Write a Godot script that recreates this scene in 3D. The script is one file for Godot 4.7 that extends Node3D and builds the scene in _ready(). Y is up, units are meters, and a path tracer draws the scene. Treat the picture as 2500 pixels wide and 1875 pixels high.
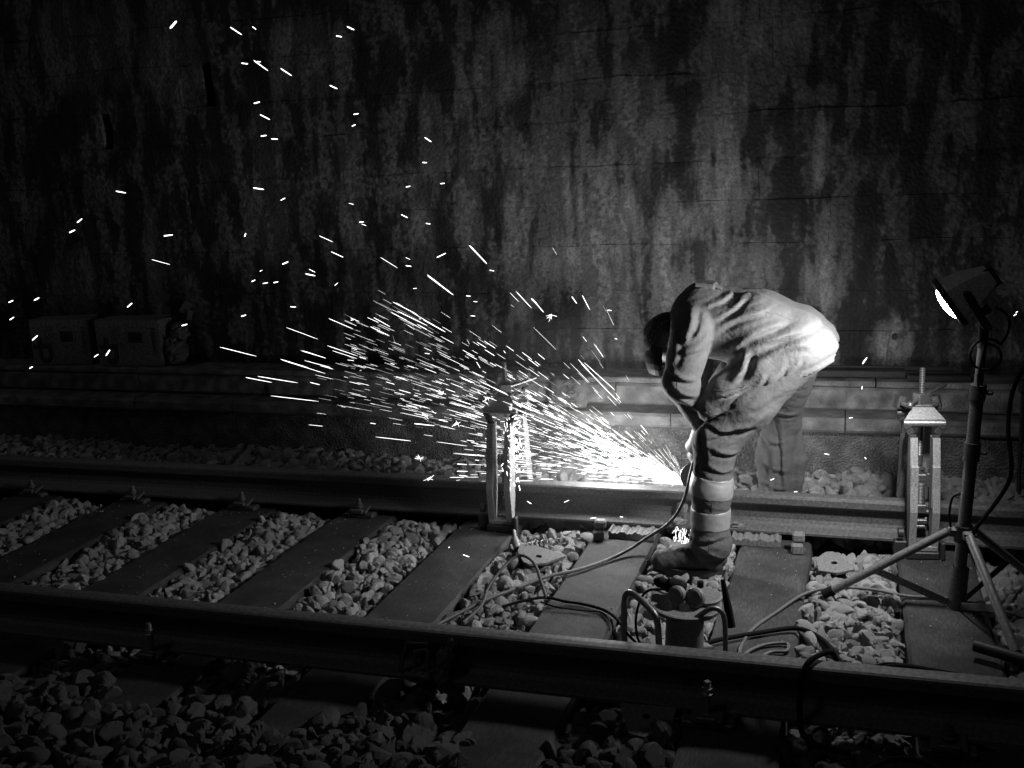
extends Node3D
# A worker grinds a rail at night beside an old stone retaining wall. Track runs along x, y is up, the camera looks towards -z.

class B:                                   # collects triangles with normals
	var v := PackedVector3Array()
	var n := PackedVector3Array()
	var c := PackedColorArray()
	var u := PackedVector2Array()
	var tint := Color(1, 1, 1)
	func tri3(a: Vector3, b: Vector3, d: Vector3, na: Vector3, nb: Vector3, nd: Vector3) -> void:
		if (b - a).cross(d - a).dot(na + nb + nd) > 0.0:
			v.append(a); v.append(d); v.append(b)
			n.append(na); n.append(nd); n.append(nb)
		else:
			v.append(a); v.append(b); v.append(d)
			n.append(na); n.append(nb); n.append(nd)
		c.append(tint); c.append(tint); c.append(tint)
	func tri(a: Vector3, b: Vector3, d: Vector3, out: Vector3) -> void:
		var m := (b - a).cross(d - a).normalized()
		if m.dot(out) < 0.0:
			m = -m
		tri3(a, b, d, m, m, m)
	func quad(a: Vector3, b: Vector3, d: Vector3, e: Vector3, out: Vector3) -> void:
		tri(a, b, d, out)
		tri(a, d, e, out)
	func quadn(a: Vector3, b: Vector3, d: Vector3, e: Vector3, na: Vector3, nb: Vector3, nd: Vector3, ne: Vector3) -> void:
		tri3(a, b, d, na, nb, nd)
		tri3(a, d, e, na, nd, ne)
	func mesh() -> ArrayMesh:
		return into(ArrayMesh.new())
	func into(m: ArrayMesh) -> ArrayMesh:
		var a := []
		a.resize(Mesh.ARRAY_MAX)
		a[Mesh.ARRAY_VERTEX] = v
		a[Mesh.ARRAY_NORMAL] = n
		a[Mesh.ARRAY_COLOR] = c
		if u.size() == v.size():
			a[Mesh.ARRAY_TEX_UV] = u
		m.add_surface_from_arrays(Mesh.PRIMITIVE_TRIANGLES, a)
		return m
	# a box with chamfered edges; t places it (its basis may turn it)
	func box(t: Transform3D, s: Vector3, r := 0.003) -> void:
		var h := s * 0.5
		r = minf(r, minf(h.x, minf(h.y, h.z)) * 0.6)
		for ax in 3:
			var i := (ax + 1) % 3
			var j := (ax + 2) % 3
			for sg in [-1.0, 1.0]:
				var o := Vector3.ZERO
				o[ax] = sg
				var p := []
				for q in [[-1, -1], [1, -1], [1, 1], [-1, 1]]:
					var w := Vector3.ZERO
					w[ax] = sg * h[ax]
					w[i] = q[0] * (h[i] - r)
					w[j] = q[1] * (h[j] - r)
					p.append(t * w)
				quad(p[0], p[1], p[2], p[3], t.basis * o)
		for ax in 3:                       # edges along ax
			var i := (ax + 1) % 3
			var j := (ax + 2) % 3
			for q in [[-1, -1], [1, -1], [1, 1], [-1, 1]]:
				var p := []
				for e in [[-1, 0], [1, 0], [1, 1], [-1, 1]]:
					var w := Vector3.ZERO
					w[ax] = e[0] * (h[ax] - r)
					w[i] = q[0] * (h[i] - (r if e[1] == 0 else 0.0))
					w[j] = q[1] * (h[j] - (0.0 if e[1] == 0 else r))
					p.append(t * w)
				var o := Vector3.ZERO
				o[i] = q[0]
				o[j] = q[1]
				quad(p[0], p[1], p[2], p[3], t.basis * o)
		for sx in [-1, 1]:
			for sy in [-1, 1]:
				for sz in [-1, 1]:
					var k := Vector3(sx, sy, sz)
					var p := []
					for ax in 3:
						var w := Vector3(sx * (h.x - r), sy * (h.y - r), sz * (h.z - r))
						w[ax] = k[ax] * h[ax]
						p.append(t * w)
					tri(p[0], p[1], p[2], t.basis * k)
	func bx(p: Vector3, s: Vector3, r := 0.003, yaw := 0.0) -> void:
		box(Transform3D(Basis(Vector3.UP, yaw), p), s, r)
	# a bar of rectangular section from a to b; up tells which way its height points
	func bar(a: Vector3, b: Vector3, w: float, h: float, up := Vector3.UP, r := 0.002) -> void:
		var z := (b - a).normalized()
		var x := up.cross(z).normalized()
		var y := z.cross(x)
		box(Transform3D(Basis(x, y, z), (a + b) * 0.5), Vector3(w, h, (b - a).length()), r)
	# a round tube through points, one radius or one per point
	func tube(p: Array, rad, sides := 10, capped := true) -> void:
		var k := p.size()
		var rings := []
		var norms := []
		var x := Vector3.ZERO
		for i in k:
			var d: Vector3 = (p[mini(i + 1, k - 1)] - p[maxi(i - 1, 0)]).normalized()
			if i == 0:
				x = d.cross(Vector3.UP if absf(d.y) < 0.9 else Vector3.RIGHT).normalized()
			else:
				x = (x - d * x.dot(d)).normalized()
			var y := d.cross(x)
			var ring := []
			var nn := []
			var r: float = rad[i] if rad is Array else rad
			for s in sides:
				var a := TAU * s / sides
				var o := x * cos(a) + y * sin(a)
				ring.append(p[i] + o * r)
				nn.append(o)
			rings.append(ring)
			norms.append(nn)
		for i in k - 1:
			for s in sides:
				var e := (s + 1) % sides
				quadn(rings[i][s], rings[i][e], rings[i + 1][e], rings[i + 1][s], norms[i][s], norms[i][e], norms[i + 1][e], norms[i + 1][s])
		if capped:
			for i in [0, k - 1]:
				var d: Vector3 = p[0] - p[1] if i == 0 else p[k - 1] - p[k - 2]
				for s in sides:
					tri(p[i], rings[i][s], rings[i][(s + 1) % sides], d)
	# turns a profile of (radius, height) points round the y axis of t
	func lathe(t: Transform3D, prof: Array, sides := 20, sharp := true) -> void:
		for i in prof.size() - 1:
			var p: Vector2 = prof[i]
			var q: Vector2 = prof[i + 1]
			var d := (q - p).normalized()
			var m := Vector2(d.y, -d.x)
			for s in sides:
				var a := TAU * s / sides
				var e := TAU * (s + 1) / sides
				var ca := Vector3(cos(a), 0, sin(a))
				var ce := Vector3(cos(e), 0, sin(e))
				var na := (t.basis * (ca * m.x + Vector3.UP * m.y)).normalized()
				var ne := (t.basis * (ce * m.x + Vector3.UP * m.y)).normalized()
				var A := t * (ca * p.x + Vector3.UP * p.y)
				var Bb := t * (ce * p.x + Vector3.UP * p.y)
				var C := t * (ce * q.x + Vector3.UP * q.y)
				var D := t * (ca * q.x + Vector3.UP * q.y)
				if p.x > 1e-6:
					tri3(A, Bb, C, na, ne, ne)
				if q.x > 1e-6:
					tri3(A, C, D, na, ne, na)
	# pushes a flat outline (x, y) from z = 0 to z = depth, placed by t
	func prism(poly: PackedVector2Array, depth: float, t: Transform3D) -> void:
		var ix := Geometry2D.triangulate_polygon(poly)
		for k in range(0, ix.size(), 3):
			for z in [0.0, depth]:
				var a := poly[ix[k]]
				var b := poly[ix[k + 1]]
				var d := poly[ix[k + 2]]
				tri(t * Vector3(a.x, a.y, z), t * Vector3(b.x, b.y, z), t * Vector3(d.x, d.y, z), t.basis * Vector3(0, 0, -1.0 if z == 0.0 else 1.0))
		var cw := Geometry2D.is_polygon_clockwise(poly)
		for k in poly.size():
			var a := poly[k]
			var b := poly[(k + 1) % poly.size()]
			var o := Vector2(b.y - a.y, a.x - b.x) * (-1.0 if cw else 1.0)
			quad(t * Vector3(a.x, a.y, 0), t * Vector3(b.x, b.y, 0), t * Vector3(b.x, b.y, depth), t * Vector3(a.x, a.y, depth), t.basis * Vector3(o.x, o.y, 0))
	# an uneven lump: a ball pushed in and out by noise
	func lump(t: Transform3D, s: Vector3, noise: FastNoiseLite, amp := 0.3, rings := 8, sides := 12) -> void:
		var g := []
		for i in rings + 1:
			var row := []
			for j in sides:
				var a := PI * i / rings
				var e := TAU * j / sides
				var d := Vector3(sin(a) * cos(e), cos(a), sin(a) * sin(e))
				row.append(t * (d * s * (1.0 + amp * noise.get_noise_3dv((d * s + t.origin) * 100.0))))
			g.append(row)
		for i in rings:
			for j in sides:
				var e := (j + 1) % sides
				var mid: Vector3 = (g[i][j] + g[i + 1][e]) * 0.5 - t.origin
				quad(g[i][j], g[i][e], g[i + 1][e], g[i + 1][j], mid)

var wall_tex := {}
var M := {}
var rng := RandomNumberGenerator.new()
var used := {}

func at(p: Vector3) -> Transform3D:
	return Transform3D(Basis(), p)

func turned(p: Vector3, e: Vector3) -> Transform3D:
	return Transform3D(Basis.from_euler(e), p)

# a frame whose y axis runs along d
func along(p: Vector3, d: Vector3) -> Transform3D:
	var y := d.normalized()
	var x := y.cross(Vector3.FORWARD if absf(y.z) < 0.9 else Vector3.RIGHT).normalized()
	return Transform3D(Basis(x, y, x.cross(y)), p)

func numbered(called: String) -> String:
	used[called] = used.get(called, 0) + 1
	return called if used[called] == 1 else "%s_%03d" % [called, used[called] - 1]

func tag(o: Node3D, label: String, category: String, group := "", kind := "") -> Node3D:
	if label: o.set_meta("label", label)
	if category: o.set_meta("category", category)
	if group: o.set_meta("group", group)
	if kind: o.set_meta("kind", kind)
	return o

func thing(called: String, label: String, category: String, p := Vector3.ZERO, yaw := 0.0, group := "") -> Node3D:
	var o := Node3D.new()
	o.name = numbered(called)
	add_child(o)
	o.position = p
	o.rotation.y = yaw
	return tag(o, label, category, group)

func put(called: String, m: Mesh, mats, parent: Node3D = null) -> MeshInstance3D:
	var o := MeshInstance3D.new()
	o.name = numbered(called) if parent == null else called
	o.mesh = m
	if mats is Array:
		for i in mats.size():
			o.set_surface_override_material(i, mats[i])
	else:
		for i in m.get_surface_count():
			o.set_surface_override_material(i, mats)
	o.cast_shadow = GeometryInstance3D.SHADOW_CASTING_SETTING_ON
	(self if parent == null else parent).add_child(o, true)
	return o

func obj(called: String, b: B, mat: Material, parent: Node3D = null) -> MeshInstance3D:
	return put(called, b.mesh(), mat, parent)

func spline(p: Array, per := 6) -> Array:
	var out := []
	for i in p.size() - 1:
		var a: Vector3 = p[maxi(i - 1, 0)]
		var b: Vector3 = p[i]
		var c: Vector3 = p[i + 1]
		var d: Vector3 = p[mini(i + 2, p.size() - 1)]
		for k in per:
			out.append(b.cubic_interpolate(c, a, d, float(k) / per))
	out.append(p[-1])
	return out

func noise(sd: int, freq: float, oct := 4, type := FastNoiseLite.TYPE_SIMPLEX_SMOOTH) -> FastNoiseLite:
	var f := FastNoiseLite.new()
	f.seed = sd
	f.noise_type = type
	f.frequency = freq
	f.fractal_octaves = oct
	return f

# a seamless grey texture whose values run from lo to hi
func grain(sd: int, freq: float, lo: float, hi: float, oct := 4, size := 512) -> ImageTexture:
	var im := noise(sd, freq, oct).get_seamless_image(size, size)
	im.convert(Image.FORMAT_L8)
	var d := im.get_data()
	for i in d.size():
		d[i] = int(clampf(lo + (hi - lo) * d[i] / 255.0, 0.0, 1.0) * 255.0)
	return ImageTexture.create_from_image(Image.create_from_data(size, size, false, Image.FORMAT_L8, d))

func grey(g: float) -> Color:
	return Color(g, g, g).linear_to_srgb()

func mat(g: float, rough: float, metal := 0.0) -> StandardMaterial3D:
	var m := StandardMaterial3D.new()
	m.albedo_color = grey(g)
	m.roughness = rough
	m.metallic = metal
	return m

# the same with a worn, grainy surface: triplanar colour variation and fine relief in centimetres
func worn(g: float, rough: float, metal: float, color_tex: Texture2D, relief_tex: Texture2D, relief: float, scale := 3.0, world := true) -> StandardMaterial3D:
	var m := mat(g, rough, metal)
	m.uv1_triplanar = true
	m.uv1_world_triplanar = world
	m.uv1_scale = Vector3.ONE * scale
	if color_tex:
		m.albedo_texture = color_tex
	if relief_tex:
		m.heightmap_enabled = true
		m.heightmap_texture = relief_tex
		m.heightmap_scale = relief
	return m

func _ready() -> void:
	rng.seed = 7
	# ---- camera, sky, faint added fill light, exposure
	var cam := Camera3D.new()
	cam.name = "camera"
	cam.transform = Transform3D(Basis(Vector3(0.9539, -0.0480, -0.2962), Vector3(-0.0200, 0.9747, -0.2226), Vector3(0.2994, 0.2183, 0.9288)).orthonormalized(), Vector3(0.9005, 1.6893, 3.6744))
	cam.fov = 40.05
	cam.near = 0.05
	cam.far = 300.0
	add_child(cam)
	cam.current = true
	var env := Environment.new()
	var sky := Sky.new()
	var psm := ProceduralSkyMaterial.new()
	psm.sky_top_color = Color(0.32, 0.32, 0.32)
	psm.sky_horizon_color = Color(0.42, 0.42, 0.42)
	psm.ground_bottom_color = Color(0.05, 0.05, 0.05)
	psm.ground_horizon_color = Color(0.1, 0.1, 0.1)
	sky.sky_material = psm
	env.background_mode = Environment.BG_SKY
	env.sky = sky
	env.background_energy_multiplier = 0.085
	env.tonemap_mode = Environment.TONE_MAPPER_LINEAR
	env.tonemap_exposure = 1.0
	env.volumetric_fog_enabled = true
	env.volumetric_fog_density = 0.0
	env.sdfgi_enabled = true
	env.ssao_enabled = true
	env.ssil_enabled = true
	var we := WorldEnvironment.new()
	we.name = "environment"
	we.environment = env
	add_child(we)
	var soft_fill := DirectionalLight3D.new()  # added soft fill from above, stands for unseen lamps out of view
	soft_fill.name = "overhead_fill"
	soft_fill.light_energy = 0.02
	soft_fill.light_angular_distance = 12.0
	soft_fill.shadow_enabled = true
	soft_fill.transform = Transform3D.IDENTITY.looking_at(Vector3(0.55, -1.0, -0.45), Vector3.UP)
	add_child(soft_fill)
	make_materials()
	build_wall()
	build_platform()
	build_track()
	build_ballast()
	build_person()
	build_jacks()
	build_lamp()
	build_reel_and_cables()
	build_small_things()
	build_boxes()
	build_sparks()

func make_materials() -> void:
	var blot := grain(11, 0.012, 0.45, 1.0, 5)
	var soft := grain(16, 0.035, 0.55, 1.0, 6)
	var cloth := grain(17, 0.02, 0.86, 1.0, 4)
	var plank := grain(18, 0.012, 0.5, 1.0, 7)
	var crump := grain(19, 0.022, 0.0, 1.0, 4)
	var mott := grain(12, 0.03, 0.6, 1.0, 5)
	var fine := grain(13, 0.09, 0.0, 1.0, 4)
	var grit := grain(14, 0.22, 0.0, 1.0, 3)
	var weave := grain(15, 0.3, 0.75, 1.0, 2, 256)
	wall_tex.fine = fine
	wall_tex.grit = grit
	M.ground = worn(0.10, 0.95, 0, mott, fine, 1.2, 2.0)
	M.ledge = worn(0.24, 0.85, 0, blot, fine, 0.35, 1.3)
	M.ledge_b = worn(0.21, 0.9, 0, blot, fine, 0.5, 1.1)
	M.base = worn(0.16, 0.95, 0, blot, fine, 1.6, 1.4)
	M.sleeper = worn(0.066, 0.85, 0, soft, fine, 0.06, 2.2)
	M.sleeper.uv1_scale = Vector3(4.0, 2.0, 1.1)
	M.sleeper.detail_enabled = true
	M.sleeper.detail_blend_mode = BaseMaterial3D.BLEND_MODE_MUL
	M.sleeper.detail_albedo = plank
	M.sleeper.detail_uv_layer = BaseMaterial3D.DETAIL_UV_2
	M.sleeper.uv2_triplanar = true
	M.sleeper.uv2_world_triplanar = true
	M.sleeper.uv2_scale = Vector3.ONE * 0.7
	M.rust = worn(0.14, 0.66, 0.3, mott, grit, 0.05, 4.0)
	M.run = worn(0.17, 0.6, 0.35, mott, grit, 0.02, 3.0)
	M.pad = worn(0.19, 0.8, 0, mott, fine, 0.1, 5.0)
	M.clip = worn(0.16, 0.55, 0.5, mott, grit, 0.03, 6.0)
	M.bright = worn(0.42, 0.42, 0.75, mott, grit, 0.02, 6.0, false)
	M.paint = worn(0.36, 0.55, 0.1, mott, grit, 0.04, 6.0, false)
	M.steel = worn(0.24, 0.45, 0.7, mott, grit, 0.03, 6.0, false)
	M.dark = worn(0.05, 0.55, 0.3, mott, grit, 0.03, 5.0, false)
	M.black = worn(0.018, 0.5, 0, mott, grit, 0.02, 5.0, false)
	M.pole = worn(0.13, 0.5, 0.4, mott, grit, 0.03, 5.0, false)
	M.leg = worn(0.22, 0.5, 0.4, mott, grit, 0.03, 5.0, false)
	M.rubber = worn(0.012, 0.85, 0, mott, grit, 0.02, 6.0)
	M.rubber.metallic_specular = 0.2
	M.cable = worn(0.10, 0.6, 0, mott, grit, 0.02, 6.0)
	M.card = worn(0.2, 0.9, 0, mott, fine, 0.03, 3.0, false)
	M.ink = mat(0.03, 0.9)
	M.sack = worn(0.20, 0.85, 0, blot, fine, 0.2, 4.0, false)
	M.film = worn(0.15, 0.35, 0, mott, fine, 0.3, 5.0, false)
	M.hood = worn(0.8, 0.6, 0, mott, grit, 0.03, 5.0, false)
	M.reel = worn(0.16, 0.6, 0, mott, grit, 0.03, 5.0, false)
	M.socket = worn(0.2, 0.6, 0, mott, grit, 0.04, 5.0, false)
	M.jacket = worn(0.112, 0.85, 0, cloth, crump, 0.22, 3.2, false)
	M.jacket.rim_enabled = true
	M.jacket.rim = 0.25
	M.trousers = worn(0.070, 0.9, 0, cloth, crump, 0.20, 3.6, false)
	M.far_leg = M.trousers
	M.band = worn(0.24, 0.5, 0.1, cloth, weave, 0.01, 4.0, false)
	M.boot = worn(0.065, 0.75, 0, mott, fine, 0.08, 5.0, false)
	M.seam = worn(0.07, 0.9, 0, cloth, weave, 0.01, 4.0, false)
	M.skin = worn(0.18, 0.6, 0, mott, grit, 0.01, 5.0, false)
	M.glove = worn(0.2, 0.85, 0, mott, fine, 0.05, 6.0, false)
	M.stone = worn(0.46, 0.9, 0, mott, fine, 0.35, 14.0, false)
	M.stone.vertex_color_use_as_albedo = true
	M.spark = mat(0.8, 0.6)
	M.spark.emission_enabled = true
	M.spark.emission = Color(1, 1, 1)
	M.spark.emission_energy_multiplier = 3.0
	M.hot = mat(0.8, 0.6)
	M.hot.emission_enabled = true
	M.hot.emission = Color(1, 1, 1)
	M.hot.emission_energy_multiplier = 8.0
	M.dim_spark = mat(0.8, 0.6)
	M.dim_spark.emission_enabled = true
	M.dim_spark.emission = Color(1, 1, 1)
	M.dim_spark.emission_energy_multiplier = 0.6
	make_wall_material()

const WX0 := -6.4
const WX1 := 3.2
const WY1 := 3.6
const WALL_FROM := -10.0
const WALL_TO := 8.0

# soot, lime runs and damp streaks over the whole wall, one texel to about five millimetres
func make_wall_material() -> void:
	var W := 2048
	var H := 768
	var streak := noise(31, 0.020, 4).get_image(W, 60)
	streak.resize(W, H, Image.INTERPOLATE_CUBIC)
	var runs := noise(32, 0.07, 4).get_image(W, 90)
	runs.resize(W, H, Image.INTERPOLATE_CUBIC)
	var a := streak.get_data()
	var b := runs.get_data()
	var p := noise(33, 0.012, 5).get_image(W, H).get_data()
	var f := noise(34, 0.11, 5).get_image(W, H).get_data()
	var g := noise(35, 0.30, 3).get_image(W, H).get_data()
	var fli := noise(37, 0.035, 5).get_image(W, H / 3)
	fli.resize(W, H, Image.INTERPOLATE_CUBIC)
	var fl := fli.get_data()
	var val := PackedFloat32Array()
	val.resize(W * H)
	for i in W * H:
		var s := 0.34 * a[i] + 0.20 * b[i] + 0.30 * p[i] + 0.16 * f[i]
		s = clampf((s - 96.0) / 78.0, 0.0, 1.0)
		s = s * s * (3.0 - 2.0 * s)
		var k := 0.35 + 1.3 * f[i] / 255.0
		var e := 0.55 + 0.9 * g[i] / 255.0
		if g[i] + f[i] < 150: e *= 0.45
		var flake := clampf((fl[i] + 0.35 * f[i] + 0.4 * a[i] - 226.0) / 40.0, 0.0, 1.0)
		var pit := clampf((fl[i] + 0.3 * p[i] - 122.0) / 44.0, 0.3, 1.0)
		val[i] = (0.006 + 0.040 * s * k + 0.036 * flake * k) * e * pit
	# lime and damp patches of their own: x, y, half width, half height, strength
	for q in [[1.13, 0.70, 0.085, 0.10, 0.16], [0.77, 1.62, 0.035, 0.17, 0.15], [0.76, 1.86, 0.09, 0.05, 0.08], [0.79, 1.13, 0.075, 0.22, 0.12], [0.83, 1.0, 0.05, 0.12, 0.08],
			[0.55, 2.2, 0.22, 0.16, 0.13], [0.34, 1.95, 0.09, 0.5, 0.10], [0.30, 1.4, 0.16, 0.20, 0.10], [0.28, 1.0, 0.05, 0.3, 0.07], [-0.55, 1.55, 0.10, 0.55, 0.08], [-0.28, 1.2, 0.16, 0.5, 0.085], [0.05, 0.95, 0.10, 0.45, 0.09], [-0.10, 1.75, 0.12, 0.35, 0.06],
			[-0.75, 1.2, 0.07, 0.5, 0.06], [-1.2, 1.75, 0.07, 0.25, 0.07], [-0.8, 2.1, 0.16, 0.2, 0.08], [-1.28, 1.2, 0.07, 0.5, 0.06], [-1.0, 1.5, 0.05, 0.6, 0.05], [-1.7, 1.4, 0.06, 0.45, 0.045], [-3.0, 1.0, 0.07, 0.35, 0.08], [-2.75, 2.3, 0.2, 0.3, 0.06], [-2.2, 1.5, 0.10, 0.5, 0.045],
			[-3.6, 1.0, 0.16, 0.2, 0.06], [1.62, 1.35, 0.02, 0.08, 0.10], [0.42, 0.98, 0.10, 0.22, 0.08], [-1.9, 2.2, 0.2, 0.2, 0.05], [-3.3, 2.4, 0.3, 0.25, 0.05], [-0.4, 2.3, 0.12, 0.3, 0.06], [-1.45, 0.8, 0.12, 0.25, 0.05]]:
		var x0 := int((q[0] - q[2] * 1.6 - WX0) / (WX1 - WX0) * W)
		var x1 := int((q[0] + q[2] * 1.6 - WX0) / (WX1 - WX0) * W)
		var y0 := int((1.0 - (q[1] + q[3] * 1.6) / WY1) * H)
		var y1 := int((1.0 - (q[1] - q[3] * 1.6) / WY1) * H)
		for y in range(maxi(y0, 0), mini(y1, H)):
			for x in range(maxi(x0, 0), mini(x1, W)):
				var i := y * W + x
				var wx: float = (WX0 + (WX1 - WX0) * x / W - q[0]) / q[2]
				var wy: float = (WY1 * (1.0 - float(y) / H) - q[1]) / q[3]
				var e: float = wx * wx + wy * wy + (p[i] + f[i] + b[i] - 380.0) / 130.0
				if e < 1.4:
					val[i] += q[4] * clampf((1.4 - e) * 1.1, 0.0, 1.0) * (0.3 + 0.9 * f[i] / 255.0) * (0.5 + g[i] / 255.0)
	var lut := PackedByteArray()
	lut.resize(1024)
	for i in 1024:
		lut[i] = int(grey(i / 1023.0 * 0.4).r * 255.0)
	var d := PackedByteArray()
	d.resize(W * H)
	var r := PackedByteArray()
	r.resize(W * H)
	for i in W * H:
		d[i] = lut[clampi(int(val[i] * 2557.0), 0, 1023)]
		r[i] = 255 - (255 - b[i]) * (255 - f[i]) / 620
	M.wall = StandardMaterial3D.new()
	M.wall.albedo_texture = ImageTexture.create_from_image(Image.create_from_data(W, H, false, Image.FORMAT_L8, d))
	M.wall.roughness_texture = ImageTexture.create_from_image(Image.create_from_data(W, H, false, Image.FORMAT_L8, r))
	M.wall.roughness = 0.85
	M.wall.heightmap_enabled = true
	var hgt := noise(36, 0.2, 5).get_image(W, H)
	M.wall.heightmap_texture = ImageTexture.create_from_image(hgt)
	M.wall.heightmap_scale = 0.45
	M.wall.texture_repeat = true

func wall_uv(p: Vector3) -> Vector2:
	return Vector2((p.x - WX0) / (WX1 - WX0), 1.0 - p.y / WY1)

# squared stones in courses, each one a rough block of its own
func build_wall() -> void:
	var t := thing("stone_wall", "tall sooty stone retaining wall streaked with lime and damp", "wall")
	var back := B.new()
	var cuts := [[-3.222, 1.80, 2.00], [-2.516, 2.00, 2.23]]
	var from := WALL_FROM
	for q in cuts + [[WALL_TO + 0.035, 0.0, 0.0]]:
		back.bx(Vector3((from + q[0] - 0.035) * 0.5, 1.55, -1.945), Vector3(q[0] - 0.035 - from, 4.4, 0.5), 0.002)
		from = q[0] + 0.035
		if q[1] > 0.0:
			back.bx(Vector3(q[0], (q[1] - 0.65) * 0.5, -1.945), Vector3(0.07, q[1] + 0.65, 0.5), 0.002)
			back.bx(Vector3(q[0], (q[2] + 3.75) * 0.5, -1.945), Vector3(0.07, 3.75 - q[2], 0.5), 0.002)
			back.bx(Vector3(q[0], (q[1] + q[2]) * 0.5, -2.16), Vector3(0.2, 0.4, 0.05), 0.002)
	back.u.resize(back.v.size())
	for i in back.v.size():
		back.u[i] = wall_uv(back.v[i])
	obj("mortar_bed", back, M.wall, t)
	var lo := noise(41, 1.3, 3)
	var hi := noise(42, 6.0, 3)
	var y := 0.30
	var heights := [0.23, 0.21, 0.20, 0.24, 0.21, 0.19, 0.22, 0.20, 0.23, 0.21, 0.2, 0.22, 0.2, 0.23]
	var far := B.new()
	for row in heights.size():
		var h: float = heights[row]
		var x := WALL_FROM + rng.randf() * 0.3
		while x < WALL_TO - 0.25:
			var w := rng.randf_range(0.28, 0.62)
			var x1 := minf(x + w, WALL_TO - 0.05)
			var hole := false
			for q in [[-3.222, 1.907], [-2.516, 2.197]]:
				if q[0] > x - 0.02 and q[0] < x1 + 0.02 and q[1] > y and q[1] < y + h:
					hole = true
					if q[0] - x > 0.12:
						x1 = q[0] - 0.035
						hole = false
					else:
						x1 = q[0] + 0.035
			if not hole:
				var near := x1 > -4.6 and x < 2.4 and y < 2.75
				var b := B.new() if near else far
				wall_stone(b, x, x1, y, y + h, lo, hi)
				if near:
					b.u.resize(b.v.size())
					for i in b.v.size():
						b.u[i] = wall_uv(b.v[i])
					obj("stone_block", b, M.wall, t)
			x = x1
		y += h
	far.u.resize(far.v.size())
	for i in far.v.size():
		far.u[i] = wall_uv(far.v[i])
	var wh := B.new()
	wh.tube([Vector3(1.135, 0.715, -1.70), Vector3(1.135, 0.713, -1.632)], 0.013, 10)  # black stub added to stand for the dark inside a wall hole
	obj("dark_hole_stub", wh, M.black, t)
	var o := obj("stone_courses_beyond", far, M.wall, t)
	o.set_meta("kind", "stuff")

func wall_stone(b: B, x0: float, x1: float, y0: float, y1: float, lo: FastNoiseLite, hi: FastNoiseLite) -> void:
	var nx := maxi(3, int((x1 - x0) / 0.075))
	var ny := 4
	var push := rng.randf_range(-0.003, 0.003)
	var g := []
	var j := 0.0006
	for iy in ny + 1:
		var row := []
		for ix in nx + 1:
			var p := Vector3(lerpf(x0 + j, x1 - j, float(ix) / nx), lerpf(y0 + j, y1 - j, float(iy) / ny), 0)
			var rim := ix == 0 or iy == 0 or ix == nx or iy == ny
			p.y += lo.get_noise_2d(p.x * 0.9, p.y * 2.0) * 0.014
			p.x += hi.get_noise_3d(p.x, p.y, 3.0) * 0.006 + lo.get_noise_2d(p.y * 3.0, p.x) * 0.02
			p.y += hi.get_noise_3d(p.x, p.y, 9.0) * 0.006
			p.z = -1.655 + push + lo.get_noise_2d(p.x, p.y) * 0.014 + hi.get_noise_2d(p.x, p.y) * 0.012 - (0.003 * maxf(0.0, lo.get_noise_2d(p.x * 1.7 + 5.0, p.y * 1.7)) if rim else 0.0)
			row.append(p)
		g.append(row)
	var nn := []
	for iy in ny + 1:
		var row := []
		for ix in nx + 1:
			var dx: Vector3 = g[iy][mini(ix + 1, nx)] - g[iy][maxi(ix - 1, 0)]
			var dy: Vector3 = g[mini(iy + 1, ny)][ix] - g[maxi(iy - 1, 0)][ix]
			row.append(dx.cross(dy).normalized())
		nn.append(row)
	for iy in ny:
		for ix in nx:
			b.quadn(g[iy][ix], g[iy][ix + 1], g[iy + 1][ix + 1], g[iy + 1][ix], nn[iy][ix], nn[iy][ix + 1], nn[iy + 1][ix + 1], nn[iy + 1][ix])
	var dz := Vector3(0, 0, -0.05)
	for ix in nx:
		b.quad(g[0][ix], g[0][ix + 1], g[0][ix + 1] + dz, g[0][ix] + dz, Vector3.DOWN)
		b.quad(g[ny][ix], g[ny][ix + 1], g[ny][ix + 1] + dz, g[ny][ix] + dz, Vector3.UP)
	for iy in ny:
		b.quad(g[iy][0], g[iy + 1][0], g[iy + 1][0] + dz, g[iy][0] + dz, Vector3.LEFT)
		b.quad(g[iy][nx], g[iy + 1][nx], g[iy + 1][nx] + dz, g[iy][nx] + dz, Vector3.RIGHT)

# a block with slightly uneven, worn faces
func rough_block(b: B, lo: Vector3, hi: Vector3, amp: float, r: float, nz: FastNoiseLite) -> void:
	var s := hi - lo
	var start := b.v.size()
	var cx := maxi(1, int(s.x / 0.12))
	# front, top and bottom as a strip of points round the section, cut along x
	var sec := [Vector2(lo.z, hi.y), Vector2(hi.z - r, hi.y), Vector2(hi.z, hi.y - r), Vector2(hi.z, (lo.y + hi.y) * 0.5), Vector2(hi.z, lo.y + r), Vector2(hi.z - r, lo.y), Vector2(lo.z, lo.y)]
	var g := []
	for i in cx + 1:
		var row := []
		for q in sec:
			var p := Vector3(lerpf(lo.x, hi.x, float(i) / cx), q.y, q.x)
			var d := nz.get_noise_3dv(p * 10.0) * amp
			row.append(p + Vector3(0, d * 0.5, d))
		g.append(row)
	for i in cx:
		for k in sec.size() - 1:
			var m: Vector3 = (g[i][k] + g[i + 1][k + 1]) * 0.5 - (lo + hi) * 0.5
			m.x = 0
			b.quad(g[i][k], g[i + 1][k], g[i + 1][k + 1], g[i][k + 1], m)
	for i in [0, cx]:
		for k in range(1, sec.size() - 1):
			b.tri(g[i][0], g[i][k], g[i][k + 1], Vector3.LEFT if i == 0 else Vector3.RIGHT)

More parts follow.
